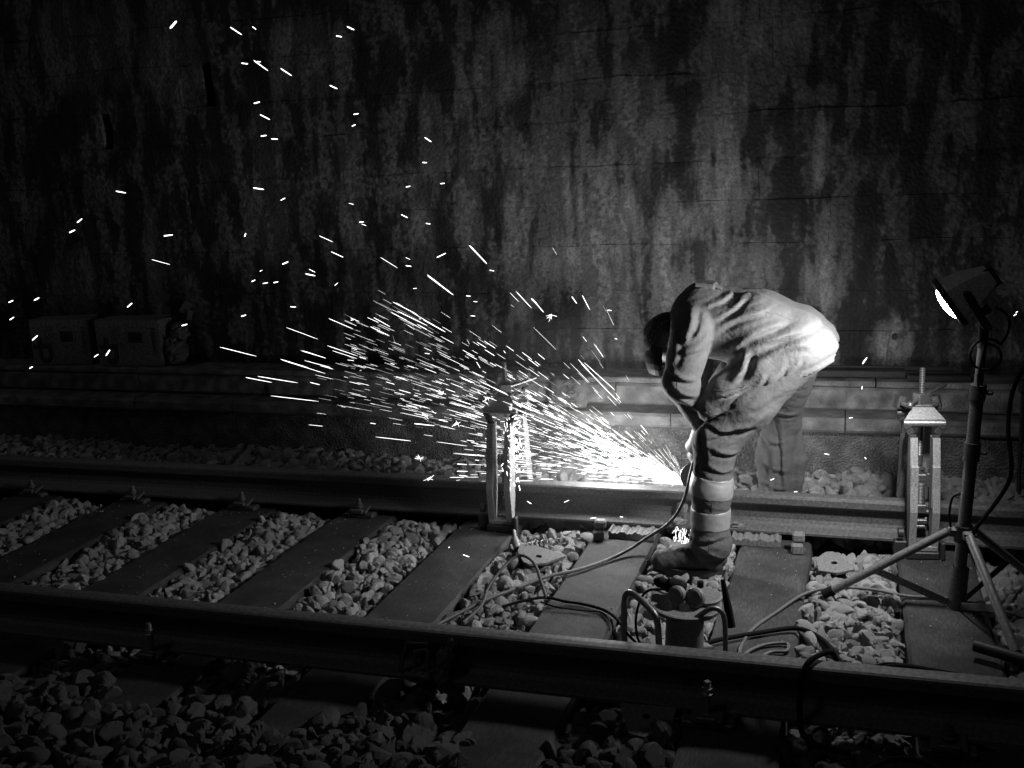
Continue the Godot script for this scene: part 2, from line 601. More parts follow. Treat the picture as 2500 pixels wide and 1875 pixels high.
func build_platform() -> void:
	var t := thing("platform_ledge", "low stepped ledge of stone blocks along the foot of the wall", "ledge")
	var nz := noise(51, 0.35, 3)
	var rows := [   # y0, y1, z0, z1, joints, material, jitter
		[0.503, 0.532, -1.70, -1.450, [-10.0, -8.1, -6.4, -4.9, -3.06, -1.2, 0.15, 1.05, 2.1, 3.2, 4.4, 6.0, 8.0], "ledge", 0.004, 0.006],
		[0.388, 0.499, -1.70, -1.452, [-10.0, -8.1, -6.4, -5.6, -4.7, -3.06, -2.2, -1.3, -0.2, 0.72, 1.68, 2.5, 3.2, 4.4, 6.0, 8.0], "ledge", 0.005, 0.012],
		[0.315, 0.384, -1.70, -1.305, [-10.0, -8.1, -6.4, -5.5, -4.5, -3.85, -3.0, -2.35, -1.6, -0.75, 0.1, 0.915, 1.9, 2.6, 3.2, 4.4, 6.0, 8.0], "ledge_b", 0.012, 0.014],
		[-0.25, 0.311, -1.70, -1.355, [-10.0, -8.1, -6.4, -4.2, -2.5, -0.6, 1.3, 3.2, 5.5, 8.0], "base", 0.03, 0.02]]
	var nm := ["coping_slab", "kerb_block", "step_block", "foundation_block"]
	for k in rows.size():
		var r: Array = rows[k]
		for i in r[4].size() - 1:
			var b := B.new()
			var d := rng.randf_range(-0.006, 0.006)
			rough_block(b, Vector3(r[4][i] + 0.003, r[0], r[2]), Vector3(r[4][i + 1] - 0.003, r[1] + d * 0.3, r[3] + d), r[6], r[7], nz)
			obj(nm[k], b, M[r[5]], t)
	# spare dark bars left on the ledge
	var b1 := B.new()
	b1.bar(Vector3(0.55, 0.552, -1.545), Vector3(1.185, 0.552, -1.56), 0.075, 0.036, Vector3.UP, 0.004)
	tag(obj("steel_bar", b1, M.dark), "thick dark steel bar on the ledge behind the worker's tail, ending at the batten", "steel bar")
	var b3 := B.new()
	b3.bar(Vector3(0.40, 0.5435, -1.600), Vector3(1.40, 0.5435, -1.612), 0.022, 0.022, Vector3.UP, 0.003)
	b3.bar(Vector3(0.40, 0.5665, -1.600), Vector3(1.40, 0.5665, -1.612), 0.008, 0.022, Vector3.UP, 0.002)
	tag(obj("steel_bar", b3, M.dark), "long thin dark steel bar lying against the foot of the wall behind the thick one", "steel bar")
	var b2 := B.new()
	b2.bar(Vector3(1.19, 0.548, -1.50), Vector3(1.47, 0.548, -1.505), 0.06, 0.03, Vector3.UP, 0.004)
	tag(obj("timber_batten", b2, M.black), "short black batten on the ledge behind the crank-handled frame", "batten")

const SP := 0.639

func rail_section() -> Array:
	var half := [Vector2(0.070, 0.0), Vector2(0.070, 0.010), Vector2(0.066, 0.0125), Vector2(0.030, 0.024), Vector2(0.014, 0.034), Vector2(0.0085, 0.048), Vector2(0.008, 0.075), Vector2(0.010, 0.100), Vector2(0.018, 0.109), Vector2(0.034, 0.116), Vector2(0.036, 0.120), Vector2(0.0355, 0.146), Vector2(0.032, 0.154), Vector2(0.024, 0.158), Vector2(0.0, 0.1592)]
	var out := half.duplicate()
	for i in range(half.size() - 2, -1, -1):
		out.append(Vector2(-half[i].x, half[i].y))
	return out

# one rail from x0 to x1; lift(x) raises and shifts it a little where the frames hold it
func rail_mesh(zc: float, base: float, x0: float, x1: float, lift: Callable) -> ArrayMesh:
	var sec := rail_section()
	var k := sec.size()
	var body := B.new()
	var top := B.new()
	var steps := int((x1 - x0) / 0.25)
	var rings := []
	for i in steps + 1:
		var x := lerpf(x0, x1, float(i) / steps)
		var l: Vector2 = lift.call(x)
		var ring := []
		for q in sec:
			ring.append(Vector3(x, base + q.y + l.x, zc + q.x + l.y))
		rings.append(ring)
	for i in steps:
		for s in k:
			var e := (s + 1) % k
			var p: Vector2 = sec[s]
			var q: Vector2 = sec[e]
			var o := Vector3(0, p.x - q.x, q.y - p.y) * (1.0 if true else -1.0)
			var dst := top if minf(p.y, q.y) >= 0.1535 else body
			dst.quad(rings[i][s], rings[i][e], rings[i + 1][e], rings[i + 1][s], o)
	for i in [0, steps]:
		var c: Vector3 = rings[i][0]
		var poly := PackedVector2Array(sec)
		var ix := Geometry2D.triangulate_polygon(poly)
		for j in range(0, ix.size(), 3):
			body.tri(rings[i][ix[j]], rings[i][ix[j + 1]], rings[i][ix[j + 2]], Vector3.LEFT if i == 0 else Vector3.RIGHT)
	var m := body.mesh()
	return top.into(m)

func build_track() -> void:
	var g := B.new()
	g.quad(Vector3(-90, -0.10, -90), Vector3(90, -0.10, -90), Vector3(90, -0.10, 90), Vector3(-90, -0.10, 90), Vector3.UP)
	tag(obj("ground", g, M.ground), "", "", "", "structure")
	var far := thing("far_rail", "rail being ground, the one beside the wall, held by two upright frames", "rail")
	put("rail_bar", rail_mesh(-0.7535, 0.031, -12.0, 9.0, func(x): return Vector2(0.004 * exp(-pow((x - 0.2) / 0.9, 2.0)), 0.012 * smoothstep(-1.5, -4.0, x))), [M.rust, M.run], far)
	var nz := noise(61, 0.9, 4)
	var w := B.new()
	for z in [-1.0, 1.0]:
		w.lump(at(Vector3(0.235, 0.095, -0.7535 + z * 0.018)), Vector3(0.026, 0.05, 0.02), nz, 0.5)
		w.lump(at(Vector3(0.225, 0.060, -0.7535 + z * 0.055)), Vector3(0.035, 0.014, 0.03), nz, 0.7)
		w.lump(at(Vector3(0.47, 0.058, -0.7535 + z * 0.052)), Vector3(0.03, 0.012, 0.018), nz, 0.9)
	obj("weld_collar", w, M.pad, far)
	var near := thing("near_rail", "dark rail across the foreground with tall bolts along its foot", "rail")
	put("rail_bar", rail_mesh(0.7535, 0.031, -12.0, 9.0, func(x): return Vector2(0.0, 0.0)), [M.rust, M.run], near)
	# what the weld left on the near rail: a cast bracket with a square hole, and a rounded collar beside it
	var nw := B.new()
	var tz := 0.7535 + 0.072
	nw.bar(Vector3(-0.452, 0.055, tz - 0.012), Vector3(-0.425, 0.150, tz - 0.03), 0.014, 0.012, Vector3.BACK)
	nw.bar(Vector3(-0.400, 0.065, tz - 0.012), Vector3(-0.395, 0.125, tz - 0.02), 0.012, 0.012, Vector3.BACK)
	nw.bar(Vector3(-0.355, 0.065, tz - 0.012), Vector3(-0.350, 0.135, tz - 0.02), 0.014, 0.012, Vector3.BACK)
	nw.bar(Vector3(-0.401, 0.123, tz - 0.020), Vector3(-0.349, 0.136, tz - 0.02), 0.012, 0.010, Vector3.UP)
	nw.bar(Vector3(-0.430, 0.146, tz - 0.032), Vector3(-0.35, 0.150, tz - 0.032), 0.012, 0.010, Vector3.UP)
	nw.lump(at(Vector3(-0.385, 0.050, tz + 0.004)), Vector3(0.05, 0.018, 0.022), nz, 0.5)
	obj("weld_bracket", nw, M.clip, near)
	var nc := B.new()
	nc.lump(at(Vector3(-0.292, 0.105, tz - 0.022)), Vector3(0.034, 0.045, 0.03), nz, 0.25, 10, 14)
	nc.lump(at(Vector3(-0.298, 0.045, tz - 0.002)), Vector3(0.026, 0.045, 0.022), nz, 0.4, 10, 14)
	nc.lump(at(Vector3(-0.27, 0.155, tz - 0.034)), Vector3(0.025, 0.02, 0.012), nz, 0.4)
	obj("weld_collar", nc, M.clip, near)
	build_sleepers()

# fastening on a sleeper: base plate, spring clip plate, bolt with washer and nut
func fastening(t: Node3D, x: float, z: float, s: float, tall: bool) -> void:
	var p := B.new()
	p.bx(Vector3(x, 0.012, z + s * 0.055), Vector3(0.15, 0.022, 0.12), 0.004)
	var pl := obj("base_plate", p, M.clip, t)
	var c := B.new()
	c.bar(Vector3(x, 0.050, z + s * 0.058), Vector3(x, 0.030, z + s * 0.122), 0.095, 0.012, Vector3.UP, 0.003)
	c.bx(Vector3(x, 0.036, z + s * 0.118), Vector3(0.06, 0.022, 0.02), 0.004)
	obj("rail_clip", c, M.clip, pl)
	var top := 0.128 if tall else 0.075
	var b := B.new()
	b.lathe(at(Vector3(x, 0.02, z + s * 0.092)), [Vector2(0.022, 0.016), Vector2(0.022, 0.022), Vector2(0.010, 0.026), Vector2(0.010, top - 0.012), Vector2(0.0, top - 0.012)], 12)
	b.lathe(at(Vector3(x, 0.02 + top - 0.042, z + s * 0.092)), [Vector2(0.0, 0.0), Vector2(0.023, 0.0), Vector2(0.023, 0.005), Vector2(0.017, 0.008), Vector2(0.017, 0.02), Vector2(0.0, 0.02)], 6)
	b.lathe(at(Vector3(x, 0.02 + top - 0.022, z + s * 0.092)), [Vector2(0.011, 0.0), Vector2(0.011, 0.02), Vector2(0.0, 0.02)], 4)
	obj("bolt", b, M.bright if tall else M.clip, pl)

func build_sleepers() -> void:
	var nz := noise(71, 0.5, 3)
	var says := {
		-8: "", -7: "", -6: "", -5: "sleeper under the two cardboard boxes' end of the track, nearly black", -4: "dark sleeper with the second clip from the dark end of the far rail",
		-3: "dark sleeper whose far clip stands third from the dark end of the rail", -2: "sleeper with a tall bolt on the near rail at the unlit end", -1: "sleeper that carries the upright frame standing in the sparks",
		0: "sleeper crossed by the cable between the two stacked clip blocks", 1: "sleeper right behind the worker's boot and beside the cable reel", 2: "sleeper under the foot of the lamp stand", 3: "sleeper partly outside the picture beyond the lamp stand", 4: "", 5: "", 6: "", 7: ""}
	for i in range(-8, 8):
		var b := B.new()
		var hw := 0.145
		var sec := [Vector2(-hw - 0.01, -0.2), Vector2(-hw, -0.012), Vector2(-hw + 0.012, 0.0), Vector2(0, 0.002), Vector2(hw - 0.012, 0.0), Vector2(hw, -0.012), Vector2(hw + 0.01, -0.2)]
		var g := []
		for k in 27:
			var z := lerpf(-1.3, 1.3, k / 26.0)
			var row := []
			for q in sec:
				var p := Vector3(q.x, q.y, z)
				var d := nz.get_noise_3d(p.x * 9.0 + i * 7.0, p.y * 9.0, z * 9.0)
				row.append(p + Vector3(d * 0.006, d * 0.004, 0))
			g.append(row)
		for k in 26:
			for s in sec.size() - 1:
				var m: Vector3 = (g[k][s] + g[k][s + 1]) * 0.5 + Vector3(0, 0.1, 0)
				m.z = 0
				b.quad(g[k][s], g[k][s + 1], g[k + 1][s + 1], g[k + 1][s], m)
		for k in [0, 26]:
			for s in range(1, sec.size() - 1):
				b.tri(g[k][0], g[k][s], g[k][s + 1], Vector3(0, 0, -1 if k == 0 else 1))
		var label: String = says[i]
		if label == "":
			label = "dark sleeper outside the lit part of the track"
		var t := thing("sleeper", label, "sleeper", Vector3(i * SP - 0.01, 0, 0), deg_to_rad(-1.2 if i < 2 else 0.0), "sleepers of the track")
		obj("sleeper_body", b, M.sleeper, t)
		if i <= -2:
			fastening(t, -0.02, -0.7535, 1.0, false)
		if i in [-8, -6, -4, -2, 1, 2]:
			fastening(t, -0.07, 0.7535, 1.0, i != 2)

func stone_shape(sd: int) -> ArrayMesh:
	var r := RandomNumberGenerator.new()
	r.seed = sd
	var s := SphereMesh.new()
	s.radial_segments = 20
	s.rings = 11
	var pl := []
	for k in 7:
		pl.append([Vector3(r.randfn(), r.randfn(), r.randfn()).normalized(), r.randf_range(0.30, 0.66)])
	var a := s.surface_get_arrays(0)
	var p: PackedVector3Array = a[Mesh.ARRAY_VERTEX]
	var ix: PackedInt32Array = a[Mesh.ARRAY_INDEX]
	var q := PackedVector3Array()
	for x in p:
		var d := x.normalized()
		var h := 0.98
		for e in pl:
			var k: float = d.dot(e[0])
			if k > 0.05:
				h = minf(h, e[1] / k)
		q.append(d * h)
	var b := B.new()
	for k in range(0, ix.size(), 3):
		var m := q[ix[k]] + q[ix[k + 1]] + q[ix[k + 2]]
		if q[ix[k]].distance_to(q[ix[k + 1]]) > 1e-4 and q[ix[k]].distance_to(q[ix[k + 2]]) > 1e-4 and q[ix[k + 1]].distance_to(q[ix[k + 2]]) > 1e-4:
			b.tri(q[ix[k]], q[ix[k + 1]], q[ix[k + 2]], m)
	return b.mesh()

var stones := []

# fills a field with broken stones; level(x, z) gives the height of its surface or a large negative number where there are none
func ballast(called: String, label: String, x0: float, x1: float, z0: float, z1: float, step: float, size: float, level: Callable, tone: float) -> void:
	var t := Node3D.new()
	t.name = called
	add_child(t)
	tag(t, label, "ballast", "", "stuff")
	var lists := []
	for k in stones.size():
		lists.append([[], []])
	for layer in 3:
		var x := x0
		while x < x1:
			var z := z0
			while z < z1:
				var px := x + rng.randf_range(-0.5, 0.5) * step
				var pz := z + rng.randf_range(-0.5, 0.5) * step
				var y: float = level.call(px, pz)
				if y > -5.0:
					var k := rng.randi() % stones.size()
					var s := size * (0.5 + 0.95 * pow(rng.randf(), 1.3)) * (0.85 if layer == 2 else 1.0)
					var bs := Basis.from_euler(Vector3(rng.randf() * TAU, rng.randf() * TAU, rng.randf() * TAU)).scaled_local(Vector3(s * rng.randf_range(0.8, 1.5), s * rng.randf_range(0.6, 1.0), s))
					y += [-0.034, -0.010, 0.003][layer] + rng.randf_range(-0.008, 0.008)
					if layer < 2 or rng.randf() < 0.55:
						lists[k][0].append(Transform3D(bs, Vector3(px, y - s * 0.25, pz)))
						var c := tone * rng.randf_range(0.72, 1.18) * (0.6 if rng.randf() < 0.12 else 1.0)
						lists[k][1].append(Color(c, c, c))
				z += step
			x += step
	for k in stones.size():
		var mm := MultiMesh.new()
		mm.transform_format = MultiMesh.TRANSFORM_3D
		mm.use_colors = true
		mm.mesh = stones[k]
		mm.instance_count = lists[k][0].size()
		for i in lists[k][0].size():
			mm.set_instance_transform(i, lists[k][0][i])
			mm.set_instance_color(i, lists[k][1][i])
		var o := MultiMeshInstance3D.new()
		o.name = "ballast_stones"
		o.multimesh = mm
		o.material_override = M.stone
		o.set_meta("kind", "stuff")
		t.add_child(o, true)

# distance to the nearest sleeper's edge, negative on the sleeper
func off_sleeper(x: float, z: float) -> float:
	var s := x + 0.01 + (z * 0.021 if x < 0.9 else 0.0)
	return absf(s - roundf(s / SP) * SP) - 0.145

func build_ballast() -> void:
	for k in 14:
		stones.append(stone_shape(100 + k))
	ballast("ballast", "pale broken stone ballast between the sleepers inside the track", -5.2, 4.4, -0.72, 0.74, 0.038, 0.036, func(x, z):
		if off_sleeper(x, z) < 0.018: return -9.0
		if x > 0.18 and x < 0.46 and z > -0.36 and z < -0.24: return -0.02
		var y := -0.014 + 0.012 * sin(x * 9.0 + z * 4.0) - 0.05 * smoothstep(0.60, 0.7, absf(z))
		return y, 1.0)
	ballast("ballast_shoulder", "broken stone ballast banked against the stepped ledge behind the far rail", -6.0, 4.4, -1.37, -0.80, 0.039, 0.038, func(x, z):
		return 0.02 + 0.075 * smoothstep(-0.85, -1.3, z) + 0.015 * sin(x * 4.0 + z * 7.0), 0.95)
	ballast("ballast_front", "broken stones painted dark for the dim foreground before the near rail", -3.0, 2.6, 0.80, 1.75, 0.047, 0.046, func(x, z):
		var h := off_sleeper(x, z)
		if x > -0.36 and x < -0.10 and z < 1.0: return -0.085
		if h < 0.01:
			if z < 1.10 + 0.12 * sin(x * 5.0) or x > -0.1: return -9.0
			return 0.010 if rng.randf() < 0.6 else -9.0
		return -0.02 + 0.025 * smoothstep(0.85, 1.3, z) + 0.012 * sin(x * 7.0 + z * 5.0), 0.30)  # low tone paints the foreground dimness into the stone colour
	# crumbs of stone scattered on the sleepers
	var t := Node3D.new()
	t.name = "stone_crumbs"
	add_child(t)
	tag(t, "small pale stone crumbs scattered over the sleeper tops by the worker", "stone crumbs", "", "stuff")
	var mm := MultiMesh.new()
	mm.transform_format = MultiMesh.TRANSFORM_3D
	mm.use_colors = true
	mm.mesh = stones[3]
	mm.instance_count = 260
	for i in 260:
		var k := rng.randi_range(-4, 2)
		var s := rng.randf_range(0.0015, 0.004) * (2.2 if rng.randf() < 0.06 else 1.0)
		var p := Vector3(k * SP + rng.randf_range(-0.13, 0.13), 0.002, -0.62 + 1.2 * pow(rng.randf(), 1.8))
		mm.set_instance_transform(i, Transform3D(Basis.from_euler(Vector3(rng.randf() * 6.0, rng.randf() * 6.0, 0)).scaled_local(Vector3(s, s, s)), p))
		mm.set_instance_color(i, Color(1.1, 1.1, 1.1))
	var o := MultiMeshInstance3D.new()
	o.name = "crumb_scatter"
	o.multimesh = mm
	o.material_override = M.stone
	o.set_meta("kind", "stuff")
	t.add_child(o, true)

class Field:                               # a grid of signed distances, meshed as surface nets
	var lo: Vector3
	var h: float
	var nx: int
	var ny: int
	var nz: int
	var f: PackedFloat32Array
	func _init(a: Vector3, b: Vector3, cell: float) -> void:
		lo = a
		h = cell
		nx = int((b.x - a.x) / cell) + 2
		ny = int((b.y - a.y) / cell) + 2
		nz = int((b.z - a.z) / cell) + 2
		f = PackedFloat32Array()
		f.resize(nx * ny * nz)
		f.fill(1.0)
	# a tapered capsule from a to b joined with a smooth minimum of width k; cut takes it away instead
	func bone(a: Vector3, b: Vector3, ra: float, rb: float, k := 0.03, cut := false) -> void:
		var m := maxf(ra, rb) + k + h * 3.0
		var x0 := clampi(int((minf(a.x, b.x) - m - lo.x) / h), 0, nx)
		var x1 := clampi(int((maxf(a.x, b.x) + m - lo.x) / h) + 1, 0, nx)
		var y0 := clampi(int((minf(a.y, b.y) - m - lo.y) / h), 0, ny)
		var y1 := clampi(int((maxf(a.y, b.y) + m - lo.y) / h) + 1, 0, ny)
		var z0 := clampi(int((minf(a.z, b.z) - m - lo.z) / h), 0, nz)
		var z1 := clampi(int((maxf(a.z, b.z) + m - lo.z) / h) + 1, 0, nz)
		var ab := b - a
		var inv := 1.0 / maxf(ab.length_squared(), 1e-9)
		var dr := rb - ra
		for z in range(z0, z1):
			for y in range(y0, y1):
				var p := lo + Vector3(x0, y, z) * h - a
				var i := (z * ny + y) * nx + x0
				for x in range(x0, x1):
					var t := clampf(p.dot(ab) * inv, 0.0, 1.0)
					var d := (p - ab * t).length() - ra - dr * t
					p.x += h
					var o := f[i]
					if cut:
						d = -d
						var e := maxf(k - absf(o - d), 0.0) / k
						f[i] = maxf(o, d) + e * e * k * 0.25
					else:
						var e := maxf(k - absf(o - d), 0.0) / k
						f[i] = minf(o, d) - e * e * k * 0.25
					i += 1
	# pushes the surface out by what fn gives (metres) wherever it is near
	func push(fn: Callable, reach := 0.05) -> void:
		var i := 0
		for z in nz:
			for y in ny:
				for x in nx:
					if absf(f[i]) < reach:
						f[i] -= fn.call(lo + Vector3(x, y, z) * h)
					i += 1
	# keeps only what lies where the plane's n.p > d
	func keep(n: Vector3, d: float) -> void:
		var i := 0
		for z in nz:
			for y in ny:
				for x in nx:
					f[i] = maxf(f[i], d - n.dot(lo + Vector3(x, y, z) * h))
					i += 1
	func into(b: B) -> void:
		var at_ := PackedInt32Array()
		at_.resize(nx * ny * nz)
		at_.fill(-1)
		var vs := PackedVector3Array()
		var ns := PackedVector3Array()
		var sx := 1
		var sy := nx
		var sz := nx * ny
		for z in nz - 1:
			for y in ny - 1:
				var i := (z * ny + y) * nx
				for x in nx - 1:
					var a0 := f[i]
					var lot := absf(a0)
					if lot < h * 6.0:
						var a1 := f[i + sx]
						var a2 := f[i + sy]
						var a3 := f[i + sy + sx]
						var a4 := f[i + sz]
						var a5 := f[i + sz + sx]
						var a6 := f[i + sz + sy]
						var a7 := f[i + sz + sy + sx]
						var neg := int(a0 < 0) + int(a1 < 0) + int(a2 < 0) + int(a3 < 0) + int(a4 < 0) + int(a5 < 0) + int(a6 < 0) + int(a7 < 0)
						if neg > 0 and neg < 8:
							var s := Vector3.ZERO
							var k := 0
							if (a0 < 0) != (a1 < 0): s += Vector3(a0 / (a0 - a1), 0, 0); k += 1
							if (a2 < 0) != (a3 < 0): s += Vector3(a2 / (a2 - a3), 1, 0); k += 1
							if (a4 < 0) != (a5 < 0): s += Vector3(a4 / (a4 - a5), 0, 1); k += 1
							if (a6 < 0) != (a7 < 0): s += Vector3(a6 / (a6 - a7), 1, 1); k += 1
							if (a0 < 0) != (a2 < 0): s += Vector3(0, a0 / (a0 - a2), 0); k += 1
							if (a1 < 0) != (a3 < 0): s += Vector3(1, a1 / (a1 - a3), 0); k += 1
							if (a4 < 0) != (a6 < 0): s += Vector3(0, a4 / (a4 - a6), 1); k += 1
							if (a5 < 0) != (a7 < 0): s += Vector3(1, a5 / (a5 - a7), 1); k += 1
							if (a0 < 0) != (a4 < 0): s += Vector3(0, 0, a0 / (a0 - a4)); k += 1
							if (a1 < 0) != (a5 < 0): s += Vector3(1, 0, a1 / (a1 - a5)); k += 1
							if (a2 < 0) != (a6 < 0): s += Vector3(0, 1, a2 / (a2 - a6)); k += 1
							if (a3 < 0) != (a7 < 0): s += Vector3(1, 1, a3 / (a3 - a7)); k += 1
							s /= k
							at_[i] = vs.size()
							vs.append(lo + (Vector3(x, y, z) + s) * h)
							var g := Vector3(
								lerpf(lerpf(a1 - a0, a3 - a2, s.y), lerpf(a5 - a4, a7 - a6, s.y), s.z),
								lerpf(lerpf(a2 - a0, a3 - a1, s.x), lerpf(a6 - a4, a7 - a5, s.x), s.z),
								lerpf(lerpf(a4 - a0, a5 - a1, s.x), lerpf(a6 - a2, a7 - a3, s.x), s.y))
							ns.append(g.normalized())
					i += 1
		for z in range(1, nz - 1):
			for y in range(1, ny - 1):
				var i := (z * ny + y) * nx + 1
				for x in range(1, nx - 1):
					var c := f[i] < 0
					if c != (f[i + sx] < 0):
						_q(b, vs, ns, at_[i], at_[i - sy], at_[i - sy - sz], at_[i - sz])
					if c != (f[i + sy] < 0):
						_q(b, vs, ns, at_[i], at_[i - sx], at_[i - sx - sz], at_[i - sz])
					if c != (f[i + sz] < 0):
						_q(b, vs, ns, at_[i], at_[i - sx], at_[i - sx - sy], at_[i - sy])
					i += 1
	func _q(b: B, vs: PackedVector3Array, ns: PackedVector3Array, p: int, q: int, r: int, s: int) -> void:
		if p >= 0 and q >= 0 and r >= 0 and s >= 0:
			b.quadn(vs[p], vs[q], vs[r], vs[s], ns[p], ns[q], ns[r], ns[s])

# lays a thin cord on the side of F that faces +z, along points given as (x, y)
func drape(b: B, F: Field, pts: Array, r: float, off: Transform3D) -> void:
	var flat := []
	for q in pts:
		flat.append(Vector3(q[0], q[1], 0))
	var line := []
	for q in spline(flat, 10):
		var ix := int((q.x - F.lo.x) / F.h)
		var iy := int((q.y - F.lo.y) / F.h)
		var iz := F.nz - 1
		while iz > 0 and F.f[(iz * F.ny + iy) * F.nx + ix] > 0.0:
			iz -= 1
		if iz > 0 and iz < F.nz - 1:
			var v0 := F.f[(iz * F.ny + iy) * F.nx + ix]
			var v1 := F.f[((iz + 1) * F.ny + iy) * F.nx + ix]
			line.append(off * Vector3(F.lo.x + ix * F.h, F.lo.y + iy * F.h, F.lo.z + (iz + v0 / (v0 - v1)) * F.h))
	var even := []
	for i in line.size():
		if i == 0 or (line[i] - even[-1]).length() > 0.009:
			even.append(line[i])
	if even.size() > 2:
		b.tube(spline(even, 3), r, 5)

# how far p lies from the segment a-b, seen along z
func seg2(p: Vector3, a: Vector2, b: Vector2) -> float:
	var q := Vector2(p.x, p.y) - a
	var d := b - a
	return (q - d * clampf(q.dot(d) / d.length_squared(), 0.0, 1.0)).length()

# a cloth fold along a-b seen along z: a crest on the one side, a valley on the other, fading at both ends
func fold(p: Vector3, c: Array) -> float:
	var d: Vector2 = c[1] - c[0]
	var l := d.length()
	d /= l
	var q := Vector2(p.x, p.y) - Vector2(c[0])
	var u := q.dot(d) / l
	if u < -0.1 or u > 1.1:
		return 0.0
	var v: float = (q.y * d.x - q.x * d.y) / c[2]
	v += 0.5 * sin(u * 5.0 + l * 40.0)
	if absf(v) > 3.2:
		return 0.0
	var w := smoothstep(-0.1, 0.25, u) * smoothstep(1.1, 0.7, u)
	return c[3] * w * (exp(-(v - 0.9) * (v - 0.9)) - 1.15 * exp(-(v + 0.7) * (v + 0.7) * 1.4))

# a hand closed round a bar: palm, four fingers of their own length, thumb the other way round
func hand(F: Field, c: Vector3, axis: Vector3, rg: float, palm: Vector3, wrist: Vector3) -> void:
	var a := axis.normalized()
	var u := (palm - a * palm.dot(a)).normalized()
	var w := a.cross(u)
	var ring := func(ang: float, off: float, r: float): return c + a * off + (u * cos(ang) + w * sin(ang)) * r
	for i in 4:
		var off: float = (i - 1.5) * 0.022
		var len: float = [0.92, 1.0, 0.97, 0.8][i]
		F.bone(ring.call(-0.5, off * 0.9, rg + 0.016), ring.call(0.35, off, rg + 0.016), 0.013, 0.012, 0.012)
		F.bone(ring.call(0.35, off, rg + 0.016), ring.call(0.35 + 1.1 * len, off, rg + 0.011), 0.0105, 0.0098, 0.004)
		F.bone(ring.call(0.35 + 1.1 * len, off, rg + 0.011), ring.call(0.35 + 1.9 * len, off, rg + 0.009), 0.0096, 0.009, 0.004)
		F.bone(ring.call(0.35 + 1.9 * len, off, rg + 0.009), ring.call(0.35 + 2.5 * len, off, rg + 0.008), 0.009, 0.008, 0.004)
	var heel: Vector3 = ring.call(-0.75, -0.03, rg + 0.03)
	F.bone(ring.call(-0.35, 0.02, rg + 0.022), heel, 0.022, 0.026, 0.02)
	F.bone(ring.call(-0.35, -0.02, rg + 0.022), heel, 0.022, 0.026, 0.02)
	F.bone(heel, wrist, 0.027, 0.028, 0.02)
	F.bone(heel, ring.call(-1.3, -0.055, rg + 0.014), 0.018, 0.012, 0.012)
	F.bone(ring.call(-1.3, -0.055, rg + 0.014), ring.call(-2.1, -0.05, rg + 0.010), 0.0115, 0.0105, 0.004)
	F.bone(ring.call(-2.1, -0.05, rg + 0.010), ring.call(-2.8, -0.042, rg + 0.009), 0.0105, 0.009, 0.004)

const HIP_N := Vector3(0.695, 0.835, -0.505)
const KNEE_N := Vector3(0.425, 0.505, -0.385)
const ANK_N := Vector3(0.405, 0.085, -0.315)
const HIP_F := Vector3(0.715, 0.84, -0.70)
const KNEE_F := Vector3(0.645, 0.49, -0.955)
const ANK_F := Vector3(0.625, 0.06, -1.01)
const SH_N := Vector3(0.335, 0.965, -0.420)
const EL_N := Vector3(0.290, 0.735, -0.385)
const WR_N := Vector3(0.355, 0.565, -0.500)
const SH_F := Vector3(0.335, 0.965, -0.775)
const EL_F := Vector3(0.29, 0.71, -0.85)
const WR_F := Vector3(0.315, 0.46, -0.815)
const TOOL_TOP := Vector3(0.395, 0.53, -0.60)
const TOOL_LOW := Vector3(0.315, 0.285, -0.705)

